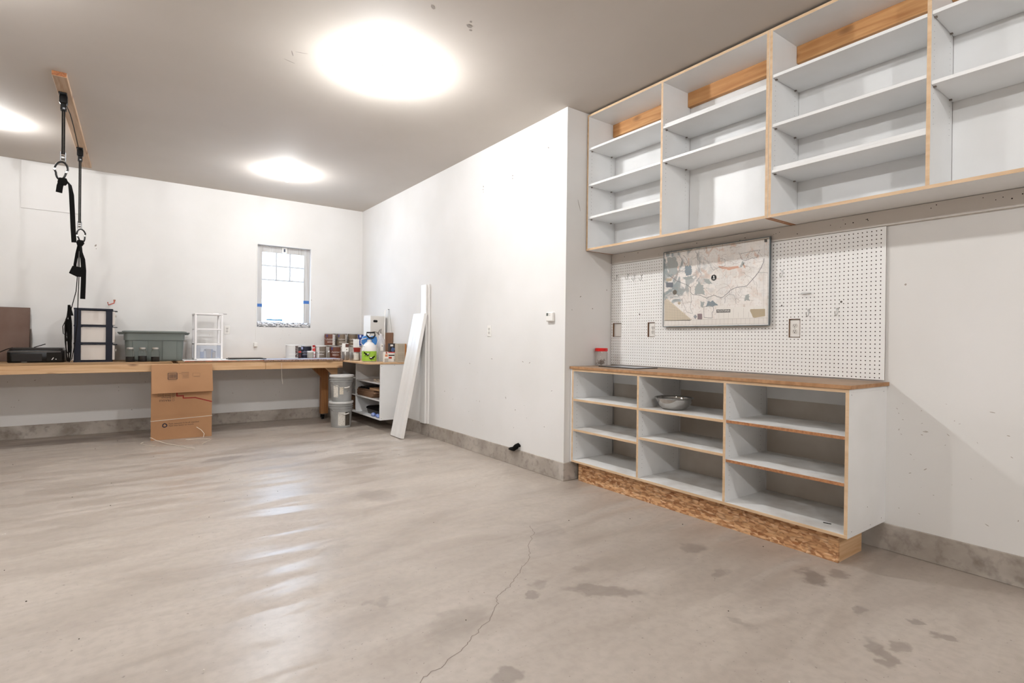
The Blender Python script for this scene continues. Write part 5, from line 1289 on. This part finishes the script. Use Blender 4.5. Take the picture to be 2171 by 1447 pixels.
def trainer(label, ax, ay, ztop, zpul):
    T = thing('rope_trainer', label, 'suspension trainer', (ax, ay, ztop), group='rope trainers on the ceiling plank')
    MB(T).box(ax - .03, ax + .024, ay - .055, ay + .055, ztop - .014, ztop - .0005).build('anchor_plate', BLACK, T, bevel=.003)
    MB(T).loft([rr(.024, .03, .008, ztop - .015, ax, ay), rr(.027, .034, .008, ztop - .03, ax, ay), rr(.027, .034, .008, ztop - .075, ax, ay), rr(.018, .022, .006, ztop - .085, ax, ay), rr(.020, .024, .006, ztop - .135, ax, ay)]).build('anchor_body', BLACK, T, True)
    MB(T).box(ax - .004, ax + .012, ay - .026, ay - .0245, ztop - .130, ztop - .116).build('buckle', GALV, T, bevel=.001)
    for s in (-1, 1): MB(T).tube([(ax + s * .0062, ay, ztop - .09), (ax + s * .0062, ay, zpul + .03)], .0055, 8).build('rope', ROPE, T, True)
    for s in (-1, 1): MB(T).box(ax + s * .016 - .0025, ax + s * .016 + .0025, ay - .022, ay + .022, zpul - .035, zpul + .045).build('pulley_cheek', GALV, T, bevel=.002)
    ring = [[(ax + d_, ay + .02 * math.cos(a), zpul + .02 * math.sin(a)) for a in [k * PI / 8 for k in range(16)]] for d_ in (-.010, .010)]
    MB(T).loft(ring).build('pulley_wheel', STEEL, T, True)
    return T
zt = H - .038
ax, ay = -.412, 5.815
T = trainer('near black rope trainer whose strap ends high above the bench', ax, ay, zt, 2.70)
carabiner(T, ax - .012, ay, 2.665, .15, .085, .12)
MB(T).loft([rr(.026, .02, .01, 2.475, ax - .008, ay), rr(.034, .024, .012, 2.50, ax, ay), rr(.024, .018, .01, 2.53, ax, ay)]).build('knot', WEB, T, True)
MB(T).strap([(ax - .005, ay - .01, 2.51), (ax - .018, ay - .015, 2.46), (ax - .024, ay - .015, 2.405)], .042, .006, (1, .2, .1)).build('short_strap', WEB, T)
MB(T).strap([(ax - .005, ay, 2.512), (ax + .03, ay, 2.508), (ax + .045, ay, 2.48), (ax + .056, ay, 2.40), (ax + .062, ay, 2.27), (ax + .068, ay, 2.12), (ax + .075, ay, 2.005)], .034, .005, [(0, 1, 0), (.2, 1, 0), (.5, .8, 0), (.9, .4, 0), (1, .2, 0), (1, .1, 0), (1, 0, 0)]).build('long_strap', WEB, T)
MB(T).tube([(ax + .012, ay + .03, zt - .07), (ax + .018, ay + .4, zt - .028), (ax + .02, 6.6, zt - .02), (ax + .02, 7.2, zt - .028), (-.39, 7.36, zt - .07)], .004, 6).build('safety_cord', ROPE, T, True)
ax, ay = -.384, 7.397
T = trainer('far black rope trainer hanging down beside the navy drawer tower', ax, ay, zt, 2.40)
carabiner(T, ax + .016, ay, 2.365, .14, .075, -.1)
MB(T).loft([rr(.022, .018, .01, 2.185, ax + .004, ay), rr(.034, .024, .012, 2.215, ax + .008, ay), rr(.024, .018, .01, 2.245, ax + .006, ay)]).build('knot', WEB, T, True)
MB(T).strap([(ax + .01, ay - .004, 2.21), (ax + .014, ay - .006, 2.12), (ax + .03, ay - .008, 2.04), (ax + .038, ay - .01, 1.92), (ax + .036, ay - .01, 1.78), (ax + .032, ay - .01, 1.615)], .044, .005, [(.3, 1, 0), (.5, .9, 0), (.9, .5, 0), (1, .2, 0), (1, .1, 0), (1, 0, 0)]).build('long_strap', WEB, T)
MB(T).strap([(ax + .0, ay, 2.21), (ax - .02, ay, 2.10), (ax - .035, ay, 1.98), (ax - .03, ay, 1.90)], .026, .006, (1, .3, 0)).build('loop_strap', WEB, T)
MB(T).prism([(ax - .055, 1.965), (ax + .015, 1.955), (ax + .022, 1.85), (ax - .02, 1.85), (ax - .085, 1.885)], lambda u, v, d: (u, d, v), ay - .02, ay - .008).build('handle_sleeve', WEB, T, bevel=.003)
MB(T).tube([(ax - .004, ay, 2.2), (ax - .012, ay, 1.9), (ax - .03, ay + .1, 1.7), (-.462, 7.60, 1.50)], .0045, 6).build('pull_rope', ROPE, T, True)
MB(T).tube([(ax + .004, ay, 2.2), (ax + .0, ay, 1.9), (ax - .01, ay + .06, 1.65), (ax - .02, ay + .15, 1.35), (ax - .05, 7.68, 1.1), (-.46, 7.72, .95)], .0045, 6).build('pull_rope', ROPE, T, True)
rope_x = -.487; y0_ = 7.70
mb = MB(T)
for k in range(7):
    w = random.uniform(.012, .030); x_ = rope_x + random.uniform(-.012, .012); yy = y0_ + random.uniform(-.03, .03); zb_ = random.choice((.925, .93, 1.02, 1.08, 1.15)); zt_ = 1.47 + random.uniform(-.04, .02)
    pts = []
    for q in range(16):
        a = 2 * PI * q / 16; pts.append((x_ + w * math.cos(a), yy + .006 * math.sin(2 * a), (zb_ + zt_) / 2 + (zt_ - zb_) / 2 * math.sin(a)))
    mb.tube(pts, .005, 6, closed=True)
mb.tube([(rope_x - .02, y0_, 1.40), (rope_x - .05, y0_, 1.32), (rope_x - .045, y0_, 1.24), (rope_x - .012, y0_, 1.22)], .0045, 6)
mb.build('rope_bundle', ROPE, T, True)
MB(T).tube([(rope_x + .012, y0_, 1.44), (rope_x + .008, y0_, 1.50), (rope_x + .002, y0_, 1.56)], [.03, .02, .012], 8).build('bundle_wrap', WEB, T, True)
MB(T).tube([(rope_x, y0_ - .02, 1.40), (rope_x + .006, y0_ - .02, 1.18), (rope_x + .012, y0_ - .02, 1.03)], [.022, .017, .014], 8).build('foam_handle', WEB, T, True)

for o in ALL:
    if '_loc' in o: del o['_loc']
if '_loc' in win: del win['_loc']
